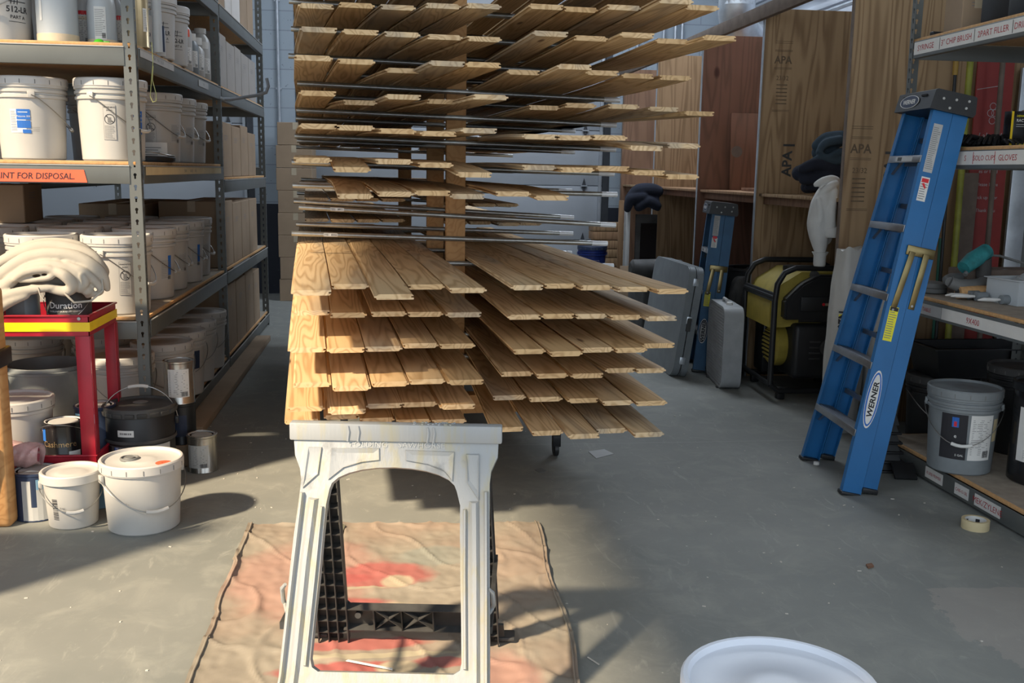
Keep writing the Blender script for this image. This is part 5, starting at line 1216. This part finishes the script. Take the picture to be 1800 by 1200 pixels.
for i,(x,y,r,lb) in enumerate([(2.60,4.00,.1,'mini roller with white handle nearest the shelf edge'),(2.555,4.12,-.05,'mini roller with white handle in front of the orange roller cover'),(2.55,4.165,.05,'thin white-handled roller lying behind the other two')]):
    t=T('mini_roller',lb,'roller',(x,y,z+.022),r,'mini rollers on the waist-high shelf')
    m=MB(); m.tube([(-.10,0,0),(-.07,0,.002),(-.02,0,0),(.01,0,0)],[.003,.008,.008,.005],'paper',10); m.build('handle',t)
    m=MB(); m.lathe([(.010,0),(.020,.002),(.020,.05),(.010,.052)],'gray_plastic',c=(.012,0,0),seg=18,ax=XA); m.build('roller_sleeve',t)
t=T('clear_bin','cloudy clear plastic bin of parts at the right picture edge','bin',(2.765,4.06,z),R_(6))
m=MB(); 
for (c,d) in (((0,-.10,.055),(.24,.003,.11)),((0,.10,.055),(.24,.003,.11)),((-.12,0,.055),(.003,.20,.11)),((.12,0,.055),(.003,.20,.11)),((0,0,.003),(.24,.2,.004))): m.box(c,d,'milky')
m.box((0,-.106,.108),(.26,.014,.005),'milky',.002); m.box((0,.106,.108),(.26,.014,.005),'milky',.002); m.box((-.126,0,.108),(.014,.22,.005),'milky',.002); m.box((.126,0,.108),(.014,.22,.005),'milky',.002); m.build('bin_body',t)
m=MB(); m.box((.02,.0,.10),(.16,.14,.012),'milky',.004,rot=RM(R_(8),R_(-28),0)); 
for k in range(9): m.box((.02-.05+.014*k*.9,-.0,.112+(.0075*k*.9-.03)),(.003,.12,.003),'paper_gray',rot=RM(R_(8),R_(-28),0))
m.build('grid_tray',t)
t=T('dusty_disc_stack','stack of dusty grey sanding pads on the shelf beside the blue ladder','sanding pads',(2.545,4.43,z)); m=MB(); m.lathe([(.055,0),(.062,.004),(.062,.022),(.058,.025),(.062,.028),(.060,.048),(.03,.055)],'gray_plastic2',seg=26); m.build('pads',t)
carton('shipping_carton','dark open carton at the back of the waist-high shelf',(2.86,4.40,z),(.44,.16,.12),0,'old_beam',tape=False,prints=False)
# bottom shelf
z=.102
pail('gray_pail','grey lidded paint pail with black and white label on the bottom right shelf',(2.495,4.01,z),R_(-30),r0=.131,r1=.147,h=.362,body='gray_plastic',lidm='gray_plastic',grip='paper',dec=[('block',-.12,.17,-.075,-.10,.035,.10,'ink'),('block',.42,.17,-.03,-.10,.075,.10,'paper'),('data',.58,.17,.10,.19,'paper'),('block',-.22,.235,-.014,-.022,.014,.022,'label_blue'),('block',-.22,.228,-.006,-.012,.006,.010,'label_red'),('text',-.2,.175,'e',.024,'paper'),('text',-.05,.09,'5 GAL',.013,'paper'),('block',1.15,.20,-.02,-.05,.015,.05,'masking')],group=None)
t=pail('black_drum','black steel drum with a red flammable liquid diamond at the picture edge',(2.755,3.80,z),R_(-36),r0=.143,r1=.143,h=.42,body='black_gloss',lidm='black_steel',ribs=0,bail=None,slits=False,dec=[('block',.05,.215,-.13,-.115,.16,.115,'paper'),('data',-.2,.13,.14,.05,'paper')],group=None)
m=MB(); f=decal_fn(lambda z:.1445,.0,.0,.0016); g=decal_fn(lambda z:.1445,.0,0,.0022)
zc=.245
for k in range(8):
    a=-.075+.15*k/8; b=-.075+.15*(k+1)/8; h=lambda x:.082*(1-abs(x)/.075)
    m.quad([f(a,zc-h(a)),f(b,zc-h(b)),f(b,zc+h(b)),f(a,zc+h(a))] if abs(a)<.0749 and abs(b)<.0749 else ([f(a,zc),f(b,zc-h(b)),f(b,zc+h(b))] if abs(a)>=.0749 else [f(a,zc-h(a)),f(b,zc),f(a,zc+h(a))]),'label_red')
m.text('FLAMMABLE LIQUID',.0125,lambda u,v:g(u,v+zc-.003),'paper',bold=.02); m.text('3',.016,lambda u,v:g(u,v+zc-.052),'paper',bold=.02)
m.quad([g(x,y+zc+.012) for x,y in ((-.016,0),(.016,0),(.020,.015),(.012,.024),(.010,.016),(.003,.042),(-.004,.022),(-.010,.030),(-.018,.012))],'paper'); drect(m,g,-.02,zc+.006,.02,zc+.009,'paper',2)
m.build('hazard_diamond',t,recalc=False)
pail('black_pail','black pail with a dusty lid behind the drum on the bottom right shelf',(2.93,4.27,z),0,r0=.125,r1=.14,h=.40,body='black_plastic',lidm='dusty_black',bail=None,group='black pails by the right shelving')
pail('black_pail','black ribbed pail on the floor between the bag and right shelving',(2.80,4.76,0),0,r0=.13,r1=.146,h=.36,body='black_plastic',lidm='dusty_black',group='black pails by the right shelving')
pail('black_pail','black pail on the floor under the right end of the black trough',(3.13,4.76,0),0,r0=.13,r1=.146,h=.36,body='black_plastic',lidm='dusty_black',bail=None,group='black pails by the right shelving')
t=T('black_trough','long black plastic mixing trough resting on the black pails','trough',(3.06,4.76,.372))
m=MB(); m.ringprism([(-.36,-.15),(.36,-.15),(.36,.15),(-.36,.15)],[(-.345,-.135),(.345,-.135),(.345,.135),(-.345,.135)],lambda x,y:Vector((x,y,.155)),lambda x,y:Vector((x*.9,y*.86,.004)),'black_plastic'); m.box((0,0,.003),(.65,.26,.005),'black_plastic')
m.ringprism([(-.38,-.165),(.38,-.165),(.38,.165),(-.38,.165)],[(-.345,-.135),(.345,-.135),(.345,.135),(-.345,.135)],lambda x,y:Vector((x,y,.155)),lambda x,y:Vector((x,y,.148)),'black_plastic'); m.build('trough_body',t)
# stacked black feet by the ladder
t=T('black_base_stack','stack of black plastic flanged bases on the floor behind the ladder','stack of bases',(2.30,4.36,0),R_(-8))
for k in range(5):
    m=MB(); z0=.045*k; w=.20-.012*k; m.box((0,0,z0+.006),(w,w,.012),'black_plastic',.004); m.prism([(-w*.42,-w*.42),(w*.42,-w*.42),(w*.42,w*.42),(-w*.42,w*.42)],lambda x,y:Vector((x,y,z0+.010)),lambda x,y:Vector((x*.82,y*.82,z0+.048)),'black_plastic'); m.build('base',t)
m=MB(); m.prism([(-.064,-.064),(.064,-.064),(.064,.064),(-.064,.064)],lambda x,y:Vector((x,y,.225)),lambda x,y:Vector((x*.7,y*.7,.30)),'black_plastic'); m.build('top_block',t)
t=T('grey_rag','grey rag draped over the stack of black bases','rag',(2.25,4.30,.215)); m=MB(); m.grid(lambda u,v:Vector((-.035+.075*u-.02*v,-.02-.045*v+.006*math.sin(u*9),.09-.10*v*v-.035*u+.004*math.sin(u*11+v*5))),10,12,'paper_gray'); m.build('fabric',t,sharp=80)
t=T('rubber_mat','small black rubber pad leaning at the foot of the stacked bases','mat',(2.345,4.195,.002),R_(-12)); m=MB(); m.box((0,0,.03),(.10,.10,.012),'black_plastic',.002,rot=RM(R_(30),0,0)); m.build('pad',t)
t=T('tape_roll','roll of tan masking tape lying on the floor by the bottom shelf','tape roll',(2.295,3.535,0),.4)
m=MB(); m.lathe([(.040,0),(.052,0),(.0525,.002),(.0525,.036),(.052,.038),(.040,.038),(.040,0)],'masking',seg=40,cap0=False,cap1=False); m.build('tape',t)
m=MB(); m.lathe([(.038,.001),(.0398,.001),(.0398,.037),(.038,.037),(.038,.001)],'paper',seg=40,cap0=False,cap1=False)
for k in range(5):
    a=.4+k*1.2; fn=lambda u,v:Vector((.0378*math.cos(a+u/.038),.0378*math.sin(a+u/.038),.019+v)); m.quad([fn(-.008,-.008),fn(.008,-.008),fn(.008,.008),fn(-.008,.008)],'ink')
m.build('core',t)
# ---------------------------------------------------------------- sacks, hoodie, generator, fan, table
def sack(label,loc,rz,a,b,h,seed,txt):
    t=T('plastic_sack',label,'sack',loc,rz,'white sacks behind the ladder')
    def rr(v): return .82+.22*math.sin(math.pi*min(1,v*1.1))**.6-.25*max(0,v-.8)*2
    def fn(u,v):
        th=2*math.pi*u; n=noise.noise(Vector((math.cos(th)*2+seed,math.sin(th)*2,v*3)))*.14+noise.noise(Vector((math.cos(th)*5+seed,math.sin(th)*5,v*5)))*.06
        R=rr(v)*(1+n); return Vector((a*R*math.cos(th),b*R*math.sin(th),h*v+(.03*noise.noise(Vector((math.cos(th)*2,math.sin(th)*2,seed))) if v>.9 else 0)))
    m=MB(); m.grid(fn,48,40,'bag_white',closed_u=True); m.quad([fn(i/48,0) for i in range(48)][::-1],'bag_white'); m.quad([fn(i/48,1) for i in range(48)],'bag_white'); m.build('sack_body',t,sharp=80)
    m=MB(); g=lambda u,v,e=.004: (lambda th:Vector(((a*1.12+e)*math.sin(th),-(b*1.12+e)*math.cos(th),h*.60+v)))(u/a-.72)
    for i in range(4): m.quad([g(-.026+.013*i,-.13),g(-.013+.013*i,-.13),g(-.013+.013*i,.09),g(-.026+.013*i,.09)],'label_yellow' ) if False else None
    m.quad([g(-.02,-.11),g(.02,-.11),g(.02,-.02),g(-.02,-.02)],'label_yellow'); m.quad([g(-.02,.04),g(.02,.04),g(.02,.06),g(-.02,.06)],'label_yellow') 
    m.text(txt,.055,lambda u,v:g(v,-u+.03,.006),'ink',bold=.03); m.build('printed_label',t,recalc=False)
    return t
sack('white plastic sack lettered N20, the left one of two behind the ladder',(2.425,5.06,0),.15,.100,.095,.985,2.2,'N20')
sack('white plastic sack lettered N20, between the ladder rails',(2.65,5.06,0),.1,.105,.095,.80,7.1,'N20')
hx=lambda x,y,d=0: ((x-1450)*.0030,d,(470-y)*.0030)
hd=folds('white_hoodie','white hooded sweatshirt hanging down from the plywood shelf edge',(2.395,5.38,.868),[
 ([hx(1450,440),hx(1446,415,.0),hx(1442,390),hx(1446,355),hx(1455,330,.01)],[.034,.055,.062,.060,.045]),
 ([hx(1462,420,.02),hx(1464,390,.02),hx(1465,350,.02),hx(1470,320,.03)],[.034,.045,.045,.04]),
 ([hx(1434,345,-.04),hx(1438,375,-.05),hx(1436,400,-.04)],[.014,.020,.014]),
 ([hx(1466,330,-.03),hx(1458,365,-.055),hx(1460,398,-.05)],[.020,.026,.030]),
 ([hx(1433,318,.0),hx(1448,312,.01),hx(1466,310,.03),hx(1485,312,.10)],[.016,.024,.030,.030]),
 ([hx(1440,335,-.02),hx(1455,322,-.03),hx(1470,318,.0)],[.018,.024,.026])],'hood_fabric','sweatshirt',vox=.006)
m=MB(); m.lathe([(.030,-.03),(.034,-.02),(.035,.03),(.046,.05)],'hood_fabric',c=hx(1450,460),seg=24); m.build('cuff',hd,sharp=80)
m=MB(); m.lathe([(.036,-.03),(.040,-.02),(.041,.02),(.03,.03)],'hood_fabric',c=hx(1463,405,-.045),seg=24); m.build('cuff',hd,sharp=80)
bx_=lambda x,y,d=0: ((x-1437)*.00335,d,(340-y)*.00335)
folds('blue_clothes','crumpled blue-grey garment, upper one of the heap on the bay shelf',(2.60,5.95,1.252),[
 ([bx_(1432,250),bx_(1450,240),bx_(1480,236,.02)],[.035,.05,.05]),([bx_(1428,262,-.06),bx_(1440,246,-.06),bx_(1468,240,-.05)],[.02,.026,.03]),
 ([bx_(1426,262,-.07),bx_(1440,272,-.09),bx_(1462,262,-.09),bx_(1480,258,-.08)],[.016,.022,.024,.026]),([bx_(1408,282,-.06),bx_(1430,272,-.08),bx_(1455,278,-.09),bx_(1480,272,-.08)],[.010,.022,.026,.028]),
 ([bx_(1440,262,.02),bx_(1462,264,.02)],[.05,.06])],'blue_fabric','clothes')
folds('navy_clothes','dark navy garment underneath the blue-grey one on the bay shelf',(2.60,5.95,1.252),[
 ([bx_(1402,300),bx_(1425,298),bx_(1455,300)],[.05,.07,.07]),([bx_(1400,292,-.06),bx_(1420,284,-.08),bx_(1450,290,-.08),bx_(1478,292,-.07)],[.03,.038,.036,.034]),
 ([bx_(1404,312,-.05),bx_(1430,308,-.09),bx_(1460,304,-.09)],[.03,.036,.03]),([bx_(1415,326,-.03),bx_(1440,322,-.06),bx_(1468,318,-.05)],[.022,.034,.036]),([bx_(1420,325,.02),bx_(1460,320,.03)],[.04,.045])],'navy_fabric','clothes')
# generator
G=T('generator','yellow and black portable generator in a tubular frame inside the plywood bays','generator',(2.61,6.06,0),R_(-3))
gx,gy=.29,.30
m=MB()
for sy in (-1,1):
    m.tube([(-gx,sy*gy,.10),(-gx,sy*gy,.62),(-gx+.01,sy*gy,.72),(-gx+.05,sy*gy,.79),(-gx+.12,sy*gy,.82),(gx-.12,sy*gy,.82),(gx-.03,sy*gy,.78),(gx,sy*gy,.70),(gx,sy*gy,.10),(gx-.05,sy*gy,.06),(-gx+.05,sy*gy,.06),(-gx,sy*gy,.10)],.018,'black_plastic',12)
for x,z in ((-gx,.10),(-gx,.64),(gx,.10),(gx,.64)): m.tube([(x,-gy,z),(x,gy,z)],.016,'black_plastic',10)
m.box((-gx-.004,0,.64),(.012,2*gy-.02,.055),'black_plastic',.003)
m.build('tube_frame',G)
m=MB(); m.prism([(-.285,.44),(-.285,.60),(-.235,.70),(-.10,.785),(.27,.785),(.27,.50),(-.20,.44)],lambda x,z:Vector((x,-.20,z)),lambda x,z:Vector((x,.27,z)),'cart_yellow'); m.build('fuel_tank',G)
m=MB(); m.prism([(-.22,.50),(-.22,.62),(-.12,.72),(-.02,.775),(.28,.775),(.28,.50)],lambda x,z:Vector((x,-.29,z)),lambda x,z:Vector((x,-.205,z)),'black_plastic'); bmesh.ops.bevel(m.bm,geom=m.bm.edges[:],offset=.012,segments=2,affect='EDGES'); m.box((.02,-.305,.60),(.30,.012,.09),'black_plastic',.004); m.lathe([(.03,0),(.026,.02),(.012,.022)],'dusty_black',c=(-.02,-.20,.765),seg=20,ax=RM(R_(30),0,0)); m.build('side_shroud',G)
m=MB(); m.lathe([(.045,0),(.048,.01),(.046,.03),(.02,.035)],'black_plastic',c=(-.08,.06,.772),seg=24); m.build('fuel_cap',G)
m=MB(); m.box((.10,-.312,.60),(.16,.004,.016),'carton',.001); m.lathe([(.010,0),(.008,.006)],'label_red',c=(.01,-.310,.60),seg=12,ax=RM(R_(90),0,0)); m.build('fuel_gauge',G)
m=MB(); m.box((.06,-.10,.30),(.42,.38,.34),'black_plastic',.03,seg=3); m.box((.02,.16,.27),(.50,.18,.34),'black_steel',.02); 
for k in range(4):
    for s in (-1,1): m.box((.06+s*.08,-.292,.26+.035*k),(.07,.006,.010),'dusty_black',.002)
m.lathe([(.05,0),(.05,.012),(.035,.014),(.03,.006)],'dusty_black',c=(.06,-.288,.33),seg=28,ax=RM(R_(90),0,0)); m.build('engine_cover',G)
m=MB(); m.lathe([(.125,-.02),(.135,.0),(.135,.05),(.11,.075),(.02,.08)],'cart_yellow',c=(-.16,-.06,.31),seg=36,ax=RM(0,R_(-90),0))
for k in range(8):
    zz=-.088+.025*k; w=math.sqrt(max(0,.105**2-zz**2)); m.box((-.243,-.06,.31+zz),(.008,w*1.9,.010),'black_gloss' if False else 'cart_yellow',.002)
m.build('recoil_cover',G)
m=MB()
for k in range(7):
    zz=-.075+.025*k; w=math.sqrt(max(0,.105**2-zz**2)); m.box((-.2405,-.06,.31+zz),(.002,w*1.8,.009),'dark_gap')
m.build('air_slot',G)
m=MB(); m.box((-.275,-.02,.60),(.004,.13,.11),'paper_gray',.001); dlines(m,lambda u,v:Vector((-.2775,-.02-u,.60+v)),-.055,-.045,.05,.04,'gray_ink',7,2); m.build('warning_plate',G)
m=MB(); m.lathe([(.03,0),(.03,.28)],'dusty_black',c=(-.1,-.19,.50),seg=16,ax=XA); m.build('muffler',G)
for sy in (-1,1):
    m=MB(); m.box((gx-.06,sy*(gy-.04),.04),(.05,.05,.08),'black_plastic',.008); m.build('rubber_foot',G); m=MB(); m.box((-gx+.08,sy*(gy-.04),.04),(.05,.05,.08),'black_plastic',.008); m.build('rubber_foot',G)
# box fan
Fn=T('box_fan','grey dusty box fan standing on the floor beside the generator','fan',(2.185,6.31,0),R_(-97))
W_=.53; D_=.125
def rsq(w,r,n=6):
    p=[]
    for cx,cz,a0 in ((w/2-r,w/2-r,0),(-w/2+r,w/2-r,90),(-w/2+r,-w/2+r,180),(w/2-r,-w/2+r,270)):
        for i in range(n+1): a=R_(a0+90*i/n); p.append((cx+r*math.cos(a),cz+r*math.sin(a)))
    return p
o_=rsq(W_,.075); i_=rsq(W_-.03,.065)
m=MB(); m.ringprism(o_,i_,lambda x,z:Vector((x,-D_/2,z+W_/2+.006)),lambda x,z:Vector((x,D_/2,z+W_/2+.006)),'fan_gray'); m.build('housing',Fn,sharp=50)
m=MB()
for s in (-1,1):
    y=s*(D_/2-.004)
    for k in range(-12,13):
        x=k*.0195; h=W_/2-.018 if abs(x)<.18 else W_/2-.018-(abs(x)-.18)*.6
        m.box((x,y,W_/2+.006),(.0028,.004,2*h),'fan_gray'); m.box((0,y+.001*s,W_/2+.006+x),(2*h,.004,.0028),'fan_gray')
m.build('grille',Fn)
m=MB()
for k in range(5):
    a=R_(72*k); m.grid(lambda u,v:Vector(((.04+.18*u)*math.cos(a+.9*(v-.5)*(1-.3*u)),-.02+.05*(v-.5),W_/2+.006+(.04+.18*u)*math.sin(a+.9*(v-.5)*(1-.3*u)))),6,6,'dusty_black')
m.lathe([(.05,0),(.05,.05),(.03,.055)],'dusty_black',c=(0,-.03,W_/2+.006),seg=20,ax=RM(R_(-90),0,0)); m.build('blades',Fn,sharp=70)
m=MB(); m.tube([(-.09,0,W_+.004),(-.075,0,W_+.028),(.03,0,W_+.028),(.045,0,W_+.004)],.010,'paper_gray',8); m.build('handle',Fn)
m=MB(); m.lathe([(.022,0),(.020,.018),(.01,.02)],'paper',c=(.10,0,W_+.005),seg=16); m.build('knob',Fn)
for s in (-1,1):
    m=MB(); m.box((s*.17,0,.005),(.03,.15,.012),'dusty_black',.002); m.build('foot',Fn)
# folding table
Tb=T('folding_table','grey plastic folding table folded in half, leaning in the bays','table',(1.885,6.93,.004),0,rot=(0,R_(7.5),0))
for k in range(2):
    m=MB(); q=[(a*1.0,b) for a,b in rsq(1,.0)] if False else None
    pts=[]
    for cy,cz,a0 in ((.455-.07,.76-.07,0),(-.455+.07,.76-.07,90),(-.455+.07,.07,180),(.455-.07,.07,270)):
        for i in range(7): a=R_(a0+15*i); pts.append((cy+.07*math.cos(a),cz+.07*math.sin(a)))
    x0=.055*k
    m.prism(pts,lambda y,z:Vector((x0,y,z)),lambda y,z:Vector((x0+.048,y,z)),'gray_plastic'); bmesh.ops.bevel(m.bm,geom=[e for e in m.bm.edges if abs(e.verts[0].co.x-e.verts[1].co.x)<1e-5],offset=.006,segments=2,affect='EDGES'); m.build('table_half',Tb,sharp=50)
m=MB()
for z in (.12,.40,.66): m.box((.052,-.458,z),(.04,.012,.05),'duct',.002)
m.build('edge_hinge',Tb)
m=MB(); m.box((.052,-.462,.37),(.03,.014,.09),'dusty_black',.003); m.build('latch',Tb)
# background clutter in the bays
t=T('black_bin','black waste bin with a knotted liner behind the box fan','bin',(2.56,6.86,0)); m=MB(); m.lathe([(.17,0),(.20,.70),(.215,.705),(.215,.72),(.19,.72)],'black_plastic',seg=32,cap1=False); m.build('bin_body',t); m=MB(); m.grid(lambda u,v:Vector((.19*math.cos(6.283*u)*(1-.9*v),.19*math.sin(6.283*u)*(1-.9*v),.70-.06*math.sin(v*3)+.02*math.sin(u*40))),40,8,'black_gloss'); m.build('liner',t)
t=T('vinyl_bundle','dusty black plastic-wrapped bundle on the bin side, above the fan','bundle',(2.40,6.62,0)); m=MB(); m.grid(lambda u,v:(lambda n:Vector(((.10+.03*n)*math.cos(6.283*u)*math.sin(math.pi*v)**.5,(.10+.03*n)*math.sin(6.283*u)*math.sin(math.pi*v)**.5,.34*(1-math.cos(math.pi*v)) )))(noise.noise(Vector((math.cos(6.283*u)*3,math.sin(6.283*u)*3,v*6)))),36,30,'dusty_black',closed_u=True); m.build('bundle',t,sharp=80)
t=T('grey_blanket_roll','rolled dark grey blanket lying behind the folding table','blanket',(2.12,7.85,0)); 
m=MB(); m.box((0,0,.26),(.34,.55,.52),'dusty_black',.03,seg=3); m.build('padded_base',t); m=MB(); m.lathe([(.06,-.22),(.085,-.2),(.09,0),(.085,.2),(.06,.22)],'dusty_black',c=(0,0,.60),seg=24,ax=XA); m.build('roll',t)
t=T('display_board','flat black framed board standing by the far plywood upright','panel',(2.28,8.98,0)); m=MB(); m.box((.03,0,.50),(.20,.03,1.0),'dusty_black',.004); m.build('frame',t); m=MB(); m.box((.05,-.017,.62),(.15,.004,.60),'black_gloss'); m.build('screen',t)
t=T('grey_board','pale grey board edge standing beside the black panel','board',(2.14,9.02,0)); m=MB(); m.box((0,0,.55),(.02,.16,1.10),'paper_gray',.002); m.build('board',t)
t=T('tall_batten','brown wooden batten standing beside the pale grey board','batten',(2.09,9.06,0)); m=MB(); m.box((0,0,.56),(.045,.02,1.12),'plywood',.002); m.build('batten',t)
folds('navy_jacket','dark navy jacket draped on top of the black board',(2.27,8.98,1.02),[([(-.13,-.02,.12),(-.05,-.03,.19),(.06,-.03,.2),(.13,-.02,.19)],[.045,.065,.065,.055]),([(-.15,-.04,.03),(-.12,-.05,.12),(-.02,-.06,.14)],[.035,.05,.055]),([(-.05,-.06,.05),(.03,-.07,.10),(.12,-.05,.06)],[.045,.055,.045]),([(.10,-.03,.15),(.13,-.04,.04)],[.04,.03])],'navy_fabric','jacket')
t=T('cardboard_sheet','brown cardboard sheet with a ring mark leaning low in the bays','cardboard',(2.20,8.80,.002),0,rot=(R_(-6),0,0)); m=MB(); m.box((0,0,.27),(.30,.006,.54),'carton',.001); m.build('sheet',t)
m=MB(); dring(m,lambda u,v:Vector((.04+u,-.0036,.36+v)),.035,.005,'gray_ink',24); m.build('ring_mark',t,recalc=False)
for k in range(9):
    t=T('timber_offcut','%s timber from the floor in the stack beside the white door'%['first','second','third','fourth','fifth','sixth','seventh','eighth','topmost'][k],'timber',(2.31+.02*math.sin(k*2.3),10.62,.094*k),R_(2*math.sin(k)),'timbers stacked beside the white door')
    m=MB(); m.box((0,0,.045),(.36,.22,.088),'plywood',.006); m.build('timber',t)
t=T('crate','low wooden crate under the dark blue pail','crate',(2.06,10.2,0)); m=MB(); m.box((0,0,.13),(.34,.34,.26),'plywood',.004); m.build('crate_body',t)
p=pail('blue_pail','dark blue pail on a low crate near the white back door',(2.06,10.2,.26),0,r0=.13,r1=.146,h=.35,body='blue_pail',lidm='navy',dec=[('block',0,.17,-.05,-.05,.05,-.048,'paper_gray'),('block',0,.17,-.05,.048,.05,.05,'paper_gray'),('block',0,.17,-.05,-.05,-.048,.05,'paper_gray'),('block',0,.17,.048,-.05,.05,.05,'paper_gray'),('block',0,.17,-.01,-.012,.01,.012,'label_red')],group=None)
